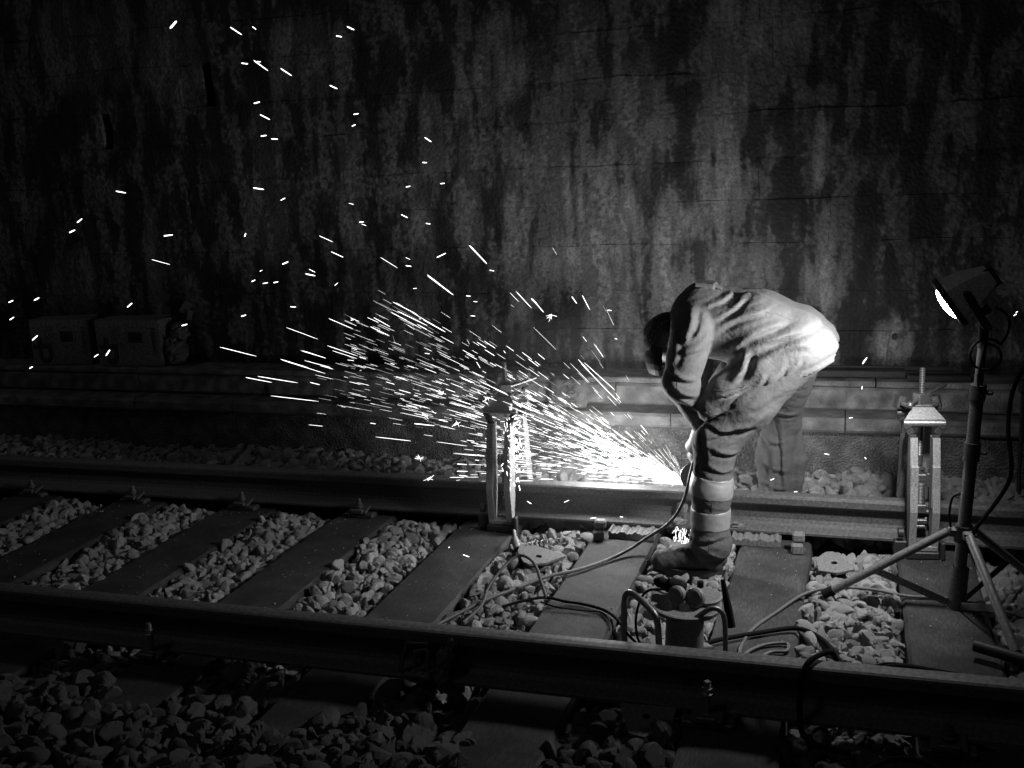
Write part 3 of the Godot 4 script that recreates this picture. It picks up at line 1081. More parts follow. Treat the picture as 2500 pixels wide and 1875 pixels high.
func build_person() -> void:
	var t := thing("person", "worker bent double over the far rail in a pale jacket and banded trousers", "person", Vector3(0.45, 0.0, -0.6))
	var off := at(-t.position)
	# the body under the clothes: one continuous figure, with a head and two hands
	var body := B.new()
	var F := Field.new(Vector3(0.10, 0.0, -1.12), Vector3(0.92, 1.12, -0.20), 0.014)
	for z in [-0.53, -0.67]:
		F.bone(Vector3(0.70, 0.87, z), Vector3(0.50, 0.945, z), 0.10, 0.10, 0.05)
		F.bone(Vector3(0.50, 0.945, z), Vector3(0.37, 0.97, z), 0.10, 0.095, 0.05)
	F.bone(SH_N, SH_F, 0.06, 0.06, 0.05)
	F.bone(Vector3(0.34, 0.975, -0.605), Vector3(0.235, 0.91, -0.605), 0.06, 0.055, 0.04)
	for q in [[HIP_N, KNEE_N, ANK_N], [HIP_F, KNEE_F, ANK_F]]:
		F.bone(q[0], q[1], 0.082, 0.055, 0.03)
		F.bone(q[1], q[2], 0.055, 0.038, 0.03)
		F.bone(q[2] + Vector3(0, -0.02, 0), q[2] + Vector3(-0.15, -0.045, 0.01), 0.035, 0.028, 0.02)
	for q in [[SH_N, EL_N, WR_N], [SH_F, EL_F, WR_F]]:
		F.bone(q[0], q[1], 0.048, 0.038, 0.03)
		F.bone(q[1], q[2], 0.038, 0.028, 0.02)
	F.into(body)
	var Hd := Field.new(Vector3(0.06, 0.72, -0.73), Vector3(0.34, 1.03, -0.48), 0.005)
	var hc := Vector3(0.205, 0.885, -0.605)
	Hd.bone(hc + Vector3(-0.02, 0.02, 0), hc + Vector3(0.02, -0.01, 0), 0.080, 0.075, 0.03)          # skull, crown to the left
	Hd.bone(hc + Vector3(0.015, -0.03, 0), hc + Vector3(0.045, -0.075, 0), 0.062, 0.038, 0.04)        # face and jaw, turned down
	Hd.bone(hc + Vector3(0.05, 0.02, 0), Vector3(0.31, 0.95, -0.605), 0.052, 0.058, 0.03)             # neck
	Hd.bone(hc + Vector3(-0.005, -0.088, 0), hc + Vector3(0.02, -0.108, 0), 0.009, 0.013, 0.012)      # nose
	Hd.bone(hc + Vector3(0.042, -0.108, -0.018), hc + Vector3(0.042, -0.108, 0.018), 0.006, 0.006, 0.006)   # lips
	for s in [-1.0, 1.0]:
		Hd.bone(hc + Vector3(0.02, -0.005, s * 0.08), hc + Vector3(0.045, 0.005, s * 0.082), 0.012, 0.009, 0.006)   # ears
		Hd.bone(hc + Vector3(-0.012, -0.085, s * 0.03), hc + Vector3(-0.012, -0.086, s * 0.032), 0.014, 0.014, 0.006, true)
		Hd.bone(hc + Vector3(-0.010, -0.074, s * 0.03), hc + Vector3(-0.010, -0.075, s * 0.03), 0.012, 0.012, 0.002)   # eyes
	Hd.into(body)
	var Ha := Field.new(Vector3(0.25, 0.36, -0.72), Vector3(0.50, 0.62, -0.47), 0.005)
	hand(Ha, TOOL_LOW.lerp(TOOL_TOP, 0.66), TOOL_TOP - TOOL_LOW, 0.030, Vector3(-0.3, 0.2, 1.0), WR_N)
	Ha.into(body)
	var Hb := Field.new(Vector3(0.19, 0.20, -0.95), Vector3(0.45, 0.50, -0.68), 0.005)
	hand(Hb, TOOL_LOW + Vector3(0.0, 0.02, -0.10), Vector3(0, 0.05, -1), 0.016, Vector3(0.2, 1.0, 0.1), WR_F)
	Hb.into(body)
	put("body", moved(body, off), M.skin, t)
	# trousers
	var T := Field.new(Vector3(0.28, 0.03, -1.12), Vector3(0.90, 1.02, -0.20), 0.0085)
	T.bone(Vector3(0.715, 0.875, -0.53), Vector3(0.715, 0.875, -0.67), 0.125, 0.125, 0.04)
	T.bone(HIP_N, KNEE_N.lerp(HIP_N, 0.45), 0.110, 0.095, 0.05)
	T.bone(KNEE_N.lerp(HIP_N, 0.45), KNEE_N, 0.095, 0.084, 0.05)
	T.bone(KNEE_N, Vector3(0.412, 0.33, -0.345), 0.084, 0.078, 0.03)
	T.bone(Vector3(0.412, 0.33, -0.345), Vector3(0.410, 0.125, -0.315), 0.078, 0.076, 0.03)
	T.bone(Vector3(0.425, 0.115, -0.315), Vector3(0.395, 0.105, -0.315), 0.073, 0.073, 0.02)
	T.bone(HIP_F, KNEE_F, 0.115, 0.085, 0.04)
	T.bone(KNEE_F, Vector3(0.615, 0.28, -0.985), 0.085, 0.080, 0.03)
	T.bone(Vector3(0.615, 0.28, -0.985), Vector3(0.622, 0.06, -1.01), 0.080, 0.074, 0.03)
	T.bone(Vector3(0.695, 0.50, -0.985), Vector3(0.722, 0.27, -1.005), 0.024, 0.036, 0.018)
	T.bone(Vector3(0.722, 0.27, -1.005), Vector3(0.705, 0.08, -1.01), 0.036, 0.026, 0.018)
	T.bone(Vector3(0.655, 0.57, -0.90), Vector3(0.70, 0.45, -0.935), 0.058, 0.030, 0.02)
	var nz := noise(81, 1.0, 3)
	var creases := [
		[Vector2(0.385, 0.592), Vector2(0.50, 0.572), 0.010, 0.007], [Vector2(0.395, 0.548), Vector2(0.60, 0.592), 0.012, 0.010], [Vector2(0.405, 0.512), Vector2(0.535, 0.468), 0.010, 0.009],
		[Vector2(0.385, 0.446), Vector2(0.51, 0.402), 0.010, 0.009], [Vector2(0.37, 0.415), Vector2(0.48, 0.372), 0.008, 0.006], [Vector2(0.37, 0.300), Vector2(0.485, 0.262), 0.008, 0.005],
		[Vector2(0.345, 0.140), Vector2(0.48, 0.160), 0.009, 0.006], [Vector2(0.36, 0.122), Vector2(0.45, 0.080), 0.009, 0.008], [Vector2(0.40, 0.098), Vector2(0.48, 0.066), 0.008, 0.006],
		[Vector2(0.50, 0.560), Vector2(0.63, 0.625), 0.012, 0.008], [Vector2(0.39, 0.60), Vector2(0.395, 0.43), 0.013, 0.006], [Vector2(0.55, 0.66), Vector2(0.70, 0.715), 0.014, 0.005],
		[Vector2(0.345, 0.36), Vector2(0.36, 0.47), 0.011, 0.005], [Vector2(0.46, 0.66), Vector2(0.58, 0.72), 0.012, 0.005]]
	var back_folds := [[Vector2(0.575, 0.47), Vector2(0.615, 0.10), 0.014, 0.007], [Vector2(0.63, 0.52), Vector2(0.665, 0.12), 0.010, 0.008], [Vector2(0.54, 0.40), Vector2(0.66, 0.36), 0.012, 0.006],
		[Vector2(0.55, 0.28), Vector2(0.68, 0.22), 0.012, 0.006], [Vector2(0.56, 0.17), Vector2(0.67, 0.14), 0.010, 0.006], [Vector2(0.60, 0.53), Vector2(0.72, 0.51), 0.010, 0.007]]
	T.push(func(p):
		var d := 0.004 * nz.get_noise_3d(p.x * 6.0, p.y * 8.0, p.z * 6.0)
		d -= 0.003 * pow(1.0 - absf(nz.get_noise_3d(p.x * 4.0 + p.y * 6.0, p.y * 7.0 - p.x * 3.0, p.z * 5.0)), 6.0)
		if p.z > -0.5:
			for c in creases:
				d += (0.85 if p.y > 0.42 or p.y < 0.17 else 0.3) * fold(p, c) * smoothstep(-0.385, -0.315, p.z + 0.25 * maxf(0.0, p.x - 0.46))
		elif p.z < -0.80:
			for c in back_folds:
				d += fold(p, c)
		return d, 0.03)
	var tb := B.new()
	T.into(tb)
	var tr := put("trousers", moved(tb, off), M.trousers, t)
	for q in [[[0.66, 0.70], [0.56, 0.62], [0.47, 0.54], [0.43, 0.47], [0.425, 0.40]], [[0.455, 0.59], [0.49, 0.625]], [[0.425, 0.31], [0.425, 0.265]], [[0.425, 0.18], [0.42, 0.11]]]:
		var b := B.new()
		drape(b, T, q, 0.0013, off)
		if b.v.size() > 0:
			put("seam", b.mesh(), M.seam, tr)
	# the two pale bands round the near lower leg
	for q in [[0.312, 0.394, -0.14], [0.186, 0.262, -0.03]]:
		var R := Field.new(Vector3(0.31, q[0] - 0.06, -0.45), Vector3(0.52, q[1] + 0.06, -0.22), 0.006)
		R.bone(KNEE_N, Vector3(0.412, 0.33, -0.345), 0.084, 0.078, 0.03)
		R.bone(Vector3(0.412, 0.33, -0.345), Vector3(0.410, 0.125, -0.315), 0.078, 0.076, 0.03)
		R.push(func(p):
			var d := 0.0010 + 0.004 * nz.get_noise_3d(p.x * 6.0, p.y * 8.0, p.z * 6.0)
			for c in creases:
				d += 0.2 * fold(p, c)
			return d, 0.03)
		var nn := Vector3(-q[2], 1.0, 0.0).normalized()
		R.keep(nn, nn.dot(Vector3(0.41, q[0], -0.33)))
		R.keep(-nn, -nn.dot(Vector3(0.41, q[1], -0.33)))
		var rb := B.new()
		R.into(rb)
		put("reflective_band", moved(rb, off), M.band, t)
	# jacket: torso, hanging skirt, two sleeves; open and hollow along the hem
	var J := Field.new(Vector3(0.16, 0.52, -0.98), Vector3(0.94, 1.16, -0.28), 0.0085)
	for z in [-0.53, -0.685]:
		J.bone(Vector3(0.715, 0.885, z), Vector3(0.56, 0.935, z), 0.135, 0.140, 0.05)
		J.bone(Vector3(0.56, 0.935, z), Vector3(0.40, 0.965, z), 0.140, 0.125, 0.05)
		J.bone(Vector3(0.40, 0.965, z), Vector3(0.335, 0.99, z), 0.125, 0.105, 0.05)
		J.bone(Vector3(0.74, 0.885, z), Vector3(0.805, 0.868, z), 0.112, 0.080, 0.04)
		J.bone(Vector3(0.805, 0.868, z), Vector3(0.852, 0.815, z), 0.074, 0.030, 0.03)
	for q in [[-0.490, 1.0], [-0.70, -1.0]]:
		var z: float = q[0]
		J.bone(Vector3(0.73, 0.880, z), Vector3(0.60, 0.800, z + 0.030 * q[1]), 0.115, 0.102, 0.03)
		J.bone(Vector3(0.60, 0.800, z + 0.030 * q[1]), Vector3(0.47, 0.705, z + 0.065 * q[1]), 0.102, 0.082, 0.02)
		J.bone(Vector3(0.47, 0.705, z + 0.065 * q[1]), Vector3(0.415, 0.655, z + 0.080 * q[1]), 0.082, 0.070, 0.02)
	J.bone(Vector3(0.34, 1.03, -0.53), Vector3(0.34, 1.03, -0.68), 0.075, 0.075, 0.05)
	J.bone(Vector3(0.305, 1.04, -0.605), Vector3(0.375, 1.095, -0.605), 0.045, 0.022, 0.02)
	J.bone(SH_N, EL_N + Vector3(0, 0.02, 0.0), 0.088, 0.072, 0.012)
	J.bone(EL_N + Vector3(0, 0.02, 0.0), WR_N, 0.070, 0.047, 0.02)
	J.bone(SH_F, EL_F, 0.088, 0.066, 0.02)
	J.bone(EL_F, WR_F, 0.066, 0.044, 0.03)
	var folds := [   # from, to, width, height
		[Vector2(0.50, 0.895), Vector2(0.70, 0.995), 0.014, 0.011], [Vector2(0.43, 0.965), Vector2(0.63, 1.035), 0.013, 0.010], [Vector2(0.43, 1.000), Vector2(0.55, 1.078), 0.012, 0.009],
		[Vector2(0.39, 1.040), Vector2(0.50, 1.100), 0.010, 0.007], [Vector2(0.45, 0.800), Vector2(0.76, 0.965), 0.017, 0.012], [Vector2(0.55, 0.905), Vector2(0.83, 0.975), 0.016, 0.006],
		[Vector2(0.505, 0.760), Vector2(0.570, 0.885), 0.017, 0.014], [Vector2(0.60, 0.860), Vector2(0.80, 0.905), 0.018, 0.007], [Vector2(0.434, 0.700), Vector2(0.555, 0.750), 0.006, 0.005],
		[Vector2(0.56, 0.700), Vector2(0.625, 0.800), 0.010, 0.005], [Vector2(0.62, 0.735), Vector2(0.70, 0.835), 0.011, 0.005], [Vector2(0.70, 0.770), Vector2(0.755, 0.86), 0.010, 0.004],
		[Vector2(0.245, 0.805), Vector2(0.36, 0.765), 0.011, 0.008], [Vector2(0.255, 0.745), Vector2(0.36, 0.695), 0.010, 0.008], [Vector2(0.285, 0.68), Vector2(0.37, 0.635), 0.009, 0.006],
		[Vector2(0.29, 0.865), Vector2(0.385, 0.905), 0.011, 0.008], [Vector2(0.30, 0.905), Vector2(0.39, 0.965), 0.010, 0.007], [Vector2(0.275, 0.83), Vector2(0.30, 0.985), 0.014, 0.006],
		[Vector2(0.335, 0.93), Vector2(0.355, 1.05), 0.014, 0.009]]
	J.push(func(p):
		var d := 0.0035 * nz.get_noise_3d(p.x * 3.0 - p.y * 4.0, p.y * 5.0 + p.x * 2.0, p.z * 4.0)
		d -= 0.0035 * pow(1.0 - absf(nz.get_noise_3d(p.x * 2.0 - p.y * 5.5 + 3.0, p.y * 6.0 - p.x * 3.0, p.z * 3.0)), 6.0)
		if p.z > -0.58:
			for c in folds:
				d += fold(p, c)
		if p.x > 0.395:
			var hd: float = -0.405 * p.x + 0.914 * p.y - 0.397
			d += 0.0055 * exp(-pow((hd - 0.010) / 0.010, 2.0)) - 0.004 * exp(-pow((hd - 0.034) / 0.007, 2.0))
		return d, 0.04)
	for z in [-0.545, -0.60, -0.655]:
		J.bone(Vector3(0.60, 0.72, z), Vector3(0.80, 0.815, z), 0.05, 0.062, 0.01, true)
		J.bone(Vector3(0.80, 0.815, z), Vector3(0.92, 0.82, z), 0.062, 0.050, 0.01, true)
	# the hem: a plane that slopes with the thigh, leaving the sleeves whole
	var hem := Vector3(-0.405, 0.914, 0.0)
	var i := 0
	for z in J.nz:
		for y in J.ny:
			for x in J.nx:
				var p := J.lo + Vector3(x, y, z) * J.h
				if p.x > 0.395 or p.y < 0.0:
					J.f[i] = maxf(J.f[i], 0.397 + 0.006 * sin(p.x * 31.0) - hem.dot(p))
				i += 1
	var jb := B.new()
	J.into(jb)
	var jk := put("jacket", moved(jb, off), M.jacket, t)
	# stitched seams laid along the cloth
	for q in [[J, [[0.42, 0.632], [0.55, 0.690], [0.70, 0.757], [0.80, 0.801]], jk], [J, [[0.285, 0.99], [0.272, 0.90], [0.285, 0.80], [0.31, 0.70]], jk], [J, [[0.43, 0.735], [0.50, 0.745], [0.555, 0.765]], jk], [J, [[0.43, 1.06], [0.58, 1.045], [0.72, 1.00]], jk]]:
		var b := B.new()
		drape(b, q[0], q[1], 0.0013, off)
		if b.v.size() > 0:
			put("seam", b.mesh(), M.seam, q[2])
	# boots
	for q in [[ANK_N, 0.0], [ANK_F, 0.0]]:
		var a: Vector3 = q[0]
		var Bt := Field.new(a + Vector3(-0.29, -0.12, -0.12), a + Vector3(0.13, 0.09, 0.14), 0.007)
		Bt.bone(a + Vector3(-0.02, 0.05, 0), a + Vector3(0.005, -0.02, 0), 0.060, 0.052, 0.02)
		Bt.bone(a + Vector3(0.02, -0.035, 0), a + Vector3(-0.07, -0.03, 0.01), 0.049, 0.050, 0.02)
		Bt.bone(a + Vector3(-0.07, -0.025, 0.01), a + Vector3(-0.185, -0.040, 0.03), 0.052, 0.043, 0.02)
		Bt.push(func(p): return 0.004 * nz.get_noise_3dv(p * 26.0) + 0.003 * sin(p.x * 90.0 + p.y * 40.0) * smoothstep(-0.10, -0.02, p.x - a.x), 0.03)
		Bt.keep(Vector3.UP, a.y - 0.075)
		var bb := B.new()
		Bt.into(bb)
		var o := put("boot", moved(bb, off), M.boot, t)
		var sole := B.new()
		var pts := PackedVector2Array()
		for k in 24:
			var e := TAU * k / 24.0
			var x := -0.083 + 0.140 * cos(e)
			pts.append(Vector2(x, 0.046 * sin(e) * (1.0 - 0.25 * cos(e * 2.0)) + 0.012 - 0.10 * minf(0.0, x + 0.05) * 0.6))
		sole.prism(pts, 0.026, Transform3D(Basis(Vector3(1, 0, 0), Vector3(0, 0, 1), Vector3(0, -1, 0)), a + Vector3(0, -0.063, 0) + off.origin))
		put("sole", sole.mesh(), M.dark, o)
	# helmet with a pierced band, and a curved shield that hangs from it
	var he := B.new()
	var ht := along(Vector3(0.218, 0.888, -0.612) + off.origin, Vector3(-0.62, 0.34, -0.62))
	var prof := []
	for k in 10:
		var e := PI * 0.5 * k / 9.0
		prof.append(Vector2(0.112 * cos(e), 0.118 * sin(e)))
	he.lathe(ht, prof, 28)
	he.lathe(ht, [Vector2(0.112, -0.03), Vector2(0.118, -0.028), Vector2(0.118, 0.0), Vector2(0.112, 0.004)], 28)
	var hm := put("helmet", he.mesh(), M.black, t)
	var dots := B.new()
	for k in 36:
		var e := k * TAU / 36.0
		var d := Vector3(cos(e) * 0.1165, -0.014, sin(e) * 0.1165)
		dots.box(ht * Transform3D(Basis(Vector3.UP, -e), d), Vector3(0.006, 0.010, 0.013), 0.001)
	put("vent_strip", dots.mesh(), M.sack, hm)
	var sh := B.new()
	for k in 16:
		var e := -1.5 + 3.0 * k / 15.0
		var f := -1.5 + 3.0 * (k + 1) / 15.0
		if k < 15:
			for r in 5:
				var y0 := lerpf(-0.10, 0.02, r / 5.0)
				var y1 := lerpf(-0.10, 0.02, (r + 1) / 5.0)
				var rr := func(y: float): return 0.112 + 0.018 * sin((y + 0.10) / 0.12 * PI)
				var pa := func(ang: float, y: float): return Vector3(0.210, 0.855, -0.605) + off.origin + Vector3(-cos(ang) * rr.call(y) * 0.75, y * 1.0, sin(ang) * rr.call(y))
				sh.quad(pa.call(e, y0), pa.call(f, y0), pa.call(f, y1), pa.call(e, y1), Vector3(-cos(e), 0, sin(e)))
				sh.quad(pa.call(e, y0) * 1.0 + Vector3(0.003 * cos(e), 0, -0.003 * sin(e)), pa.call(f, y0) + Vector3(0.003 * cos(f), 0, -0.003 * sin(f)), pa.call(f, y1) + Vector3(0.003 * cos(f), 0, -0.003 * sin(f)), pa.call(e, y1) + Vector3(0.003 * cos(e), 0, -0.003 * sin(e)), Vector3(cos(e), 0, -sin(e)))
	put("face_shield", sh.mesh(), M.black, hm)
	# collar flap that stands up at the nape
	var cf := B.new()
	cf.box(turned(Vector3(0.365, 1.112, -0.60) + off.origin, Vector3(0, 0, -0.10)), Vector3(0.085, 0.026, 0.12), 0.008)
	cf.box(turned(Vector3(0.412, 1.108, -0.585) + off.origin, Vector3(0, 0, -0.45)), Vector3(0.045, 0.008, 0.05), 0.003)
	put("collar", cf.mesh(), M.jacket, t)
	# the grinder in the hands, a thing of its own
	var gr := thing("angle_grinder", "hand grinder held against the far rail, hidden behind the worker's shin", "grinder", TOOL_LOW)
	var o2 := at(-TOOL_LOW)
	var ax := TOOL_TOP - TOOL_LOW
	var gb := B.new()
	gb.lathe(o2 * along(TOOL_LOW, ax), [Vector2(0, -0.03), Vector2(0.034, -0.03), Vector2(0.036, 0.03), Vector2(0.030, 0.06), Vector2(0.030, 0.22), Vector2(0.026, 0.25), Vector2(0.012, 0.27), Vector2(0, 0.27)], 16)
	put("motor_body", gb.mesh(), M.dark, gr)
	var gh := B.new()
	gh.tube([Vector3.ZERO, Vector3(0, 0.013, -0.06), Vector3(0, 0.03, -0.16)], [0.014, 0.016, 0.016], 10)
	put("side_handle", gh.mesh(), M.rubber, gr)
	var gd := B.new()
	gd.lathe(o2 * along(Vector3(0.292, 0.258, -0.735), Vector3(0.25, 0.15, 1.0)), [Vector2(0, -0.004), Vector2(0.060, -0.004), Vector2(0.062, 0), Vector2(0.060, 0.004), Vector2(0, 0.004)], 28)
	put("grinding_disc", gd.mesh(), M.steel, gr)

func moved(b: B, t: Transform3D) -> ArrayMesh:
	for i in b.v.size():
		b.v[i] = t * b.v[i]
	return b.mesh()

# an upright frame that grips the rail: four flat legs, cross bars, a threaded spindle with a crank rod
func make_jack(called: String, label: String, p: Vector3, yaw: float) -> Node3D:
	var t := thing(called, label, "rail clamp frame", p, yaw, "frames clamped over the far rail")
	for sx in [-1.0, 1.0]:
		for sz in [-1.0, 1.0]:
			var b := B.new()
			var prof := PackedVector2Array([Vector2(0.135, 0.035), Vector2(0.165, 0.03), Vector2(0.168, 0.10), Vector2(0.178, 0.20), Vector2(0.170, 0.24), Vector2(0.150, 0.36), Vector2(0.122, 0.49), Vector2(0.064, 0.49), Vector2(0.076, 0.36), Vector2(0.090, 0.22), Vector2(0.112, 0.12)])
			for i in prof.size():
				prof[i].x *= sz
			# the outline lies in the plane across the rail, pushed through the leg's thickness along it
			b.prism(prof, 0.028, Transform3D(Basis(Vector3(0, 0, 1), Vector3(0, 1, 0), Vector3(-1, 0, 0)), Vector3(sx * 0.042 + 0.014, 0, 0)))
			b.bx(Vector3(sx * 0.040, 0.30, sz * 0.150), Vector3(0.030, 0.17, 0.02), 0.002)
			obj("leg", b, M.paint, t)
			var h := B.new()
			var q := [Vector3(sx * 0.042, 0.47, sz * 0.098), Vector3(sx * 0.046, 0.50, sz * 0.096), Vector3(sx * 0.060, 0.522, sz * 0.092), Vector3(sx * 0.068, 0.54, sz * 0.09)]
			for i in 3:
				h.bar(q[i], q[i + 1], 0.03, 0.018, Vector3.BACK, 0.003)
			obj("leg_head", h, M.dark, t)
	for sz in [-1.0, 1.0]:
		var b := B.new()
		b.tube([Vector3(-0.078, 0.545, sz * 0.088), Vector3(0.078, 0.545, sz * 0.088)], 0.0145, 14)
		obj("cross_bar", b, M.bright, t)
		var s := B.new()
		s.prism(PackedVector2Array([Vector2(-0.076, 0.0), Vector2(0.076, 0.0), Vector2(0.040, 0.062), Vector2(-0.040, 0.062)]), 0.012, Transform3D(Basis(Vector3(1, 0, 0), Vector3(0, 0.62, -sz * 0.785), Vector3(0, 0.785 * 1.0, sz * 0.62)), Vector3(0, 0.552, sz * 0.088)))
		obj("sloping_plate", s, M.paint, t)
	for sx in [-1.0, 1.0]:
		var k := B.new()
		k.box(turned(Vector3(sx * 0.072, 0.592, -0.075), Vector3(0.0, sx * -0.3, sx * 0.25)), Vector3(0.03, 0.055, 0.05), 0.005)
		k.box(turned(Vector3(sx * 0.046, 0.590, -0.03), Vector3(0.0, sx * 0.6, sx * 0.2)), Vector3(0.055, 0.018, 0.03), 0.004)
		obj("side_lug", k, M.steel, t)
	var n := B.new()
	n.bx(Vector3(0, 0.628, 0), Vector3(0.050, 0.044, 0.050), 0.003, 0.45)
	n.bx(Vector3(0, 0.597, 0), Vector3(0.075, 0.02, 0.075), 0.004)
	obj("nut_block", n, M.steel, t)
	var r := B.new()
	r.tube([Vector3(-0.055, 0.616, 0.075), Vector3(0.0, 0.630, 0.0), Vector3(0.112, 0.655, -0.12)], 0.0075, 10)
	r.lathe(at(Vector3(-0.055, 0.616, 0.075)), [Vector2(0, -0.013), Vector2(0.009, -0.010), Vector2(0.013, 0), Vector2(0.009, 0.010), Vector2(0, 0.013)], 12)
	obj("crank_rod", r, M.steel, t)
	var sp := B.new()
	var prof := []
	var y := 0.39
	while y < 0.75:
		prof.append(Vector2(0.0120, y))
		prof.append(Vector2(0.0095, y + 0.0035))
		y += 0.007
	sp.lathe(at(Vector3.ZERO), [Vector2(0.0, 0.30), Vector2(0.0135, 0.30), Vector2(0.0135, 0.39)] + prof + [Vector2(0.0, y)], 14)
	obj("spindle", sp, M.steel, t)
	var c := B.new()
	c.bx(Vector3(0, 0.305, 0.035), Vector3(0.055, 0.035, 0.05), 0.004)
	c.lathe(at(Vector3(0, 0.325, 0.045)), [Vector2(0, 0), Vector2(0.014, 0), Vector2(0.014, 0.016), Vector2(0.018, 0.016), Vector2(0.018, 0.022), Vector2(0, 0.022)], 12)
	c.bx(Vector3(-0.024, 0.31, 0.06), Vector3(0.016, 0.05, 0.02), 0.003)
	c.bx(Vector3(0.026, 0.30, 0.06), Vector3(0.014, 0.06, 0.02), 0.003)
	obj("spindle_collar", c, M.steel, t)
	var th := B.new()
	prof = []
	y = 0.20
	while y < 0.29:
		prof.append(Vector2(0.0195, y))
		prof.append(Vector2(0.0160, y + 0.003))
		y += 0.006
	th.lathe(at(Vector3(0, 0, 0.056)), [Vector2(0, 0.2)] + prof + [Vector2(0, y)], 16)
	obj("clamp_screw", th, M.steel, t)
	var k := B.new()
	k.bx(Vector3(0, 0.180, 0.060), Vector3(0.046, 0.036, 0.036), 0.003)
	k.bx(Vector3(0.006, 0.128, 0.068), Vector3(0.040, 0.018, 0.03), 0.003)
	k.bx(Vector3(0.002, 0.106, 0.068), Vector3(0.036, 0.014, 0.03), 0.003)
	k.bx(Vector3(0.022, 0.118, 0.06), Vector3(0.010, 0.05, 0.03), 0.002)
	k.tube([Vector3(0.02, 0.165, 0.06), Vector3(0.038, 0.165, 0.066)], 0.010, 10)
	obj("rail_grip", k, M.steel, t)
	for sz in [-1.0, 1.0]:
		var b := B.new()
		b.bx(Vector3(0, 0.045, sz * 0.150), Vector3(0.112, 0.024, 0.036), 0.004)
		obj("foot_tie", b, M.paint, t)
		var f := B.new()
		f.bx(Vector3(-0.002, 0.018, sz * 0.156), Vector3(0.125, 0.030, 0.045), 0.004)
		f.bx(Vector3(0.072, 0.040, sz * 0.168), Vector3(0.018, 0.075, 0.035), 0.004)
		f.bx(Vector3(-0.085, 0.042, sz * 0.140), Vector3(0.05, 0.06, 0.04), 0.004)
		f.tube([Vector3(-0.095, 0.105, sz * 0.15), Vector3(-0.075, 0.105, sz * 0.15)], 0.020, 12)
		obj("foot", f, M.dark, t)
	return t

func build_jacks() -> void:
	make_jack("rail_clamp", "upright four-legged frame over the rail, standing in the stream of sparks", Vector3(-0.560, 0.0, -0.7535), 0.0)
	make_jack("rail_clamp", "upright four-legged frame with threaded spindle over the rail beside the lamp stand", Vector3(1.205, 0.0, -0.7535), 0.10)

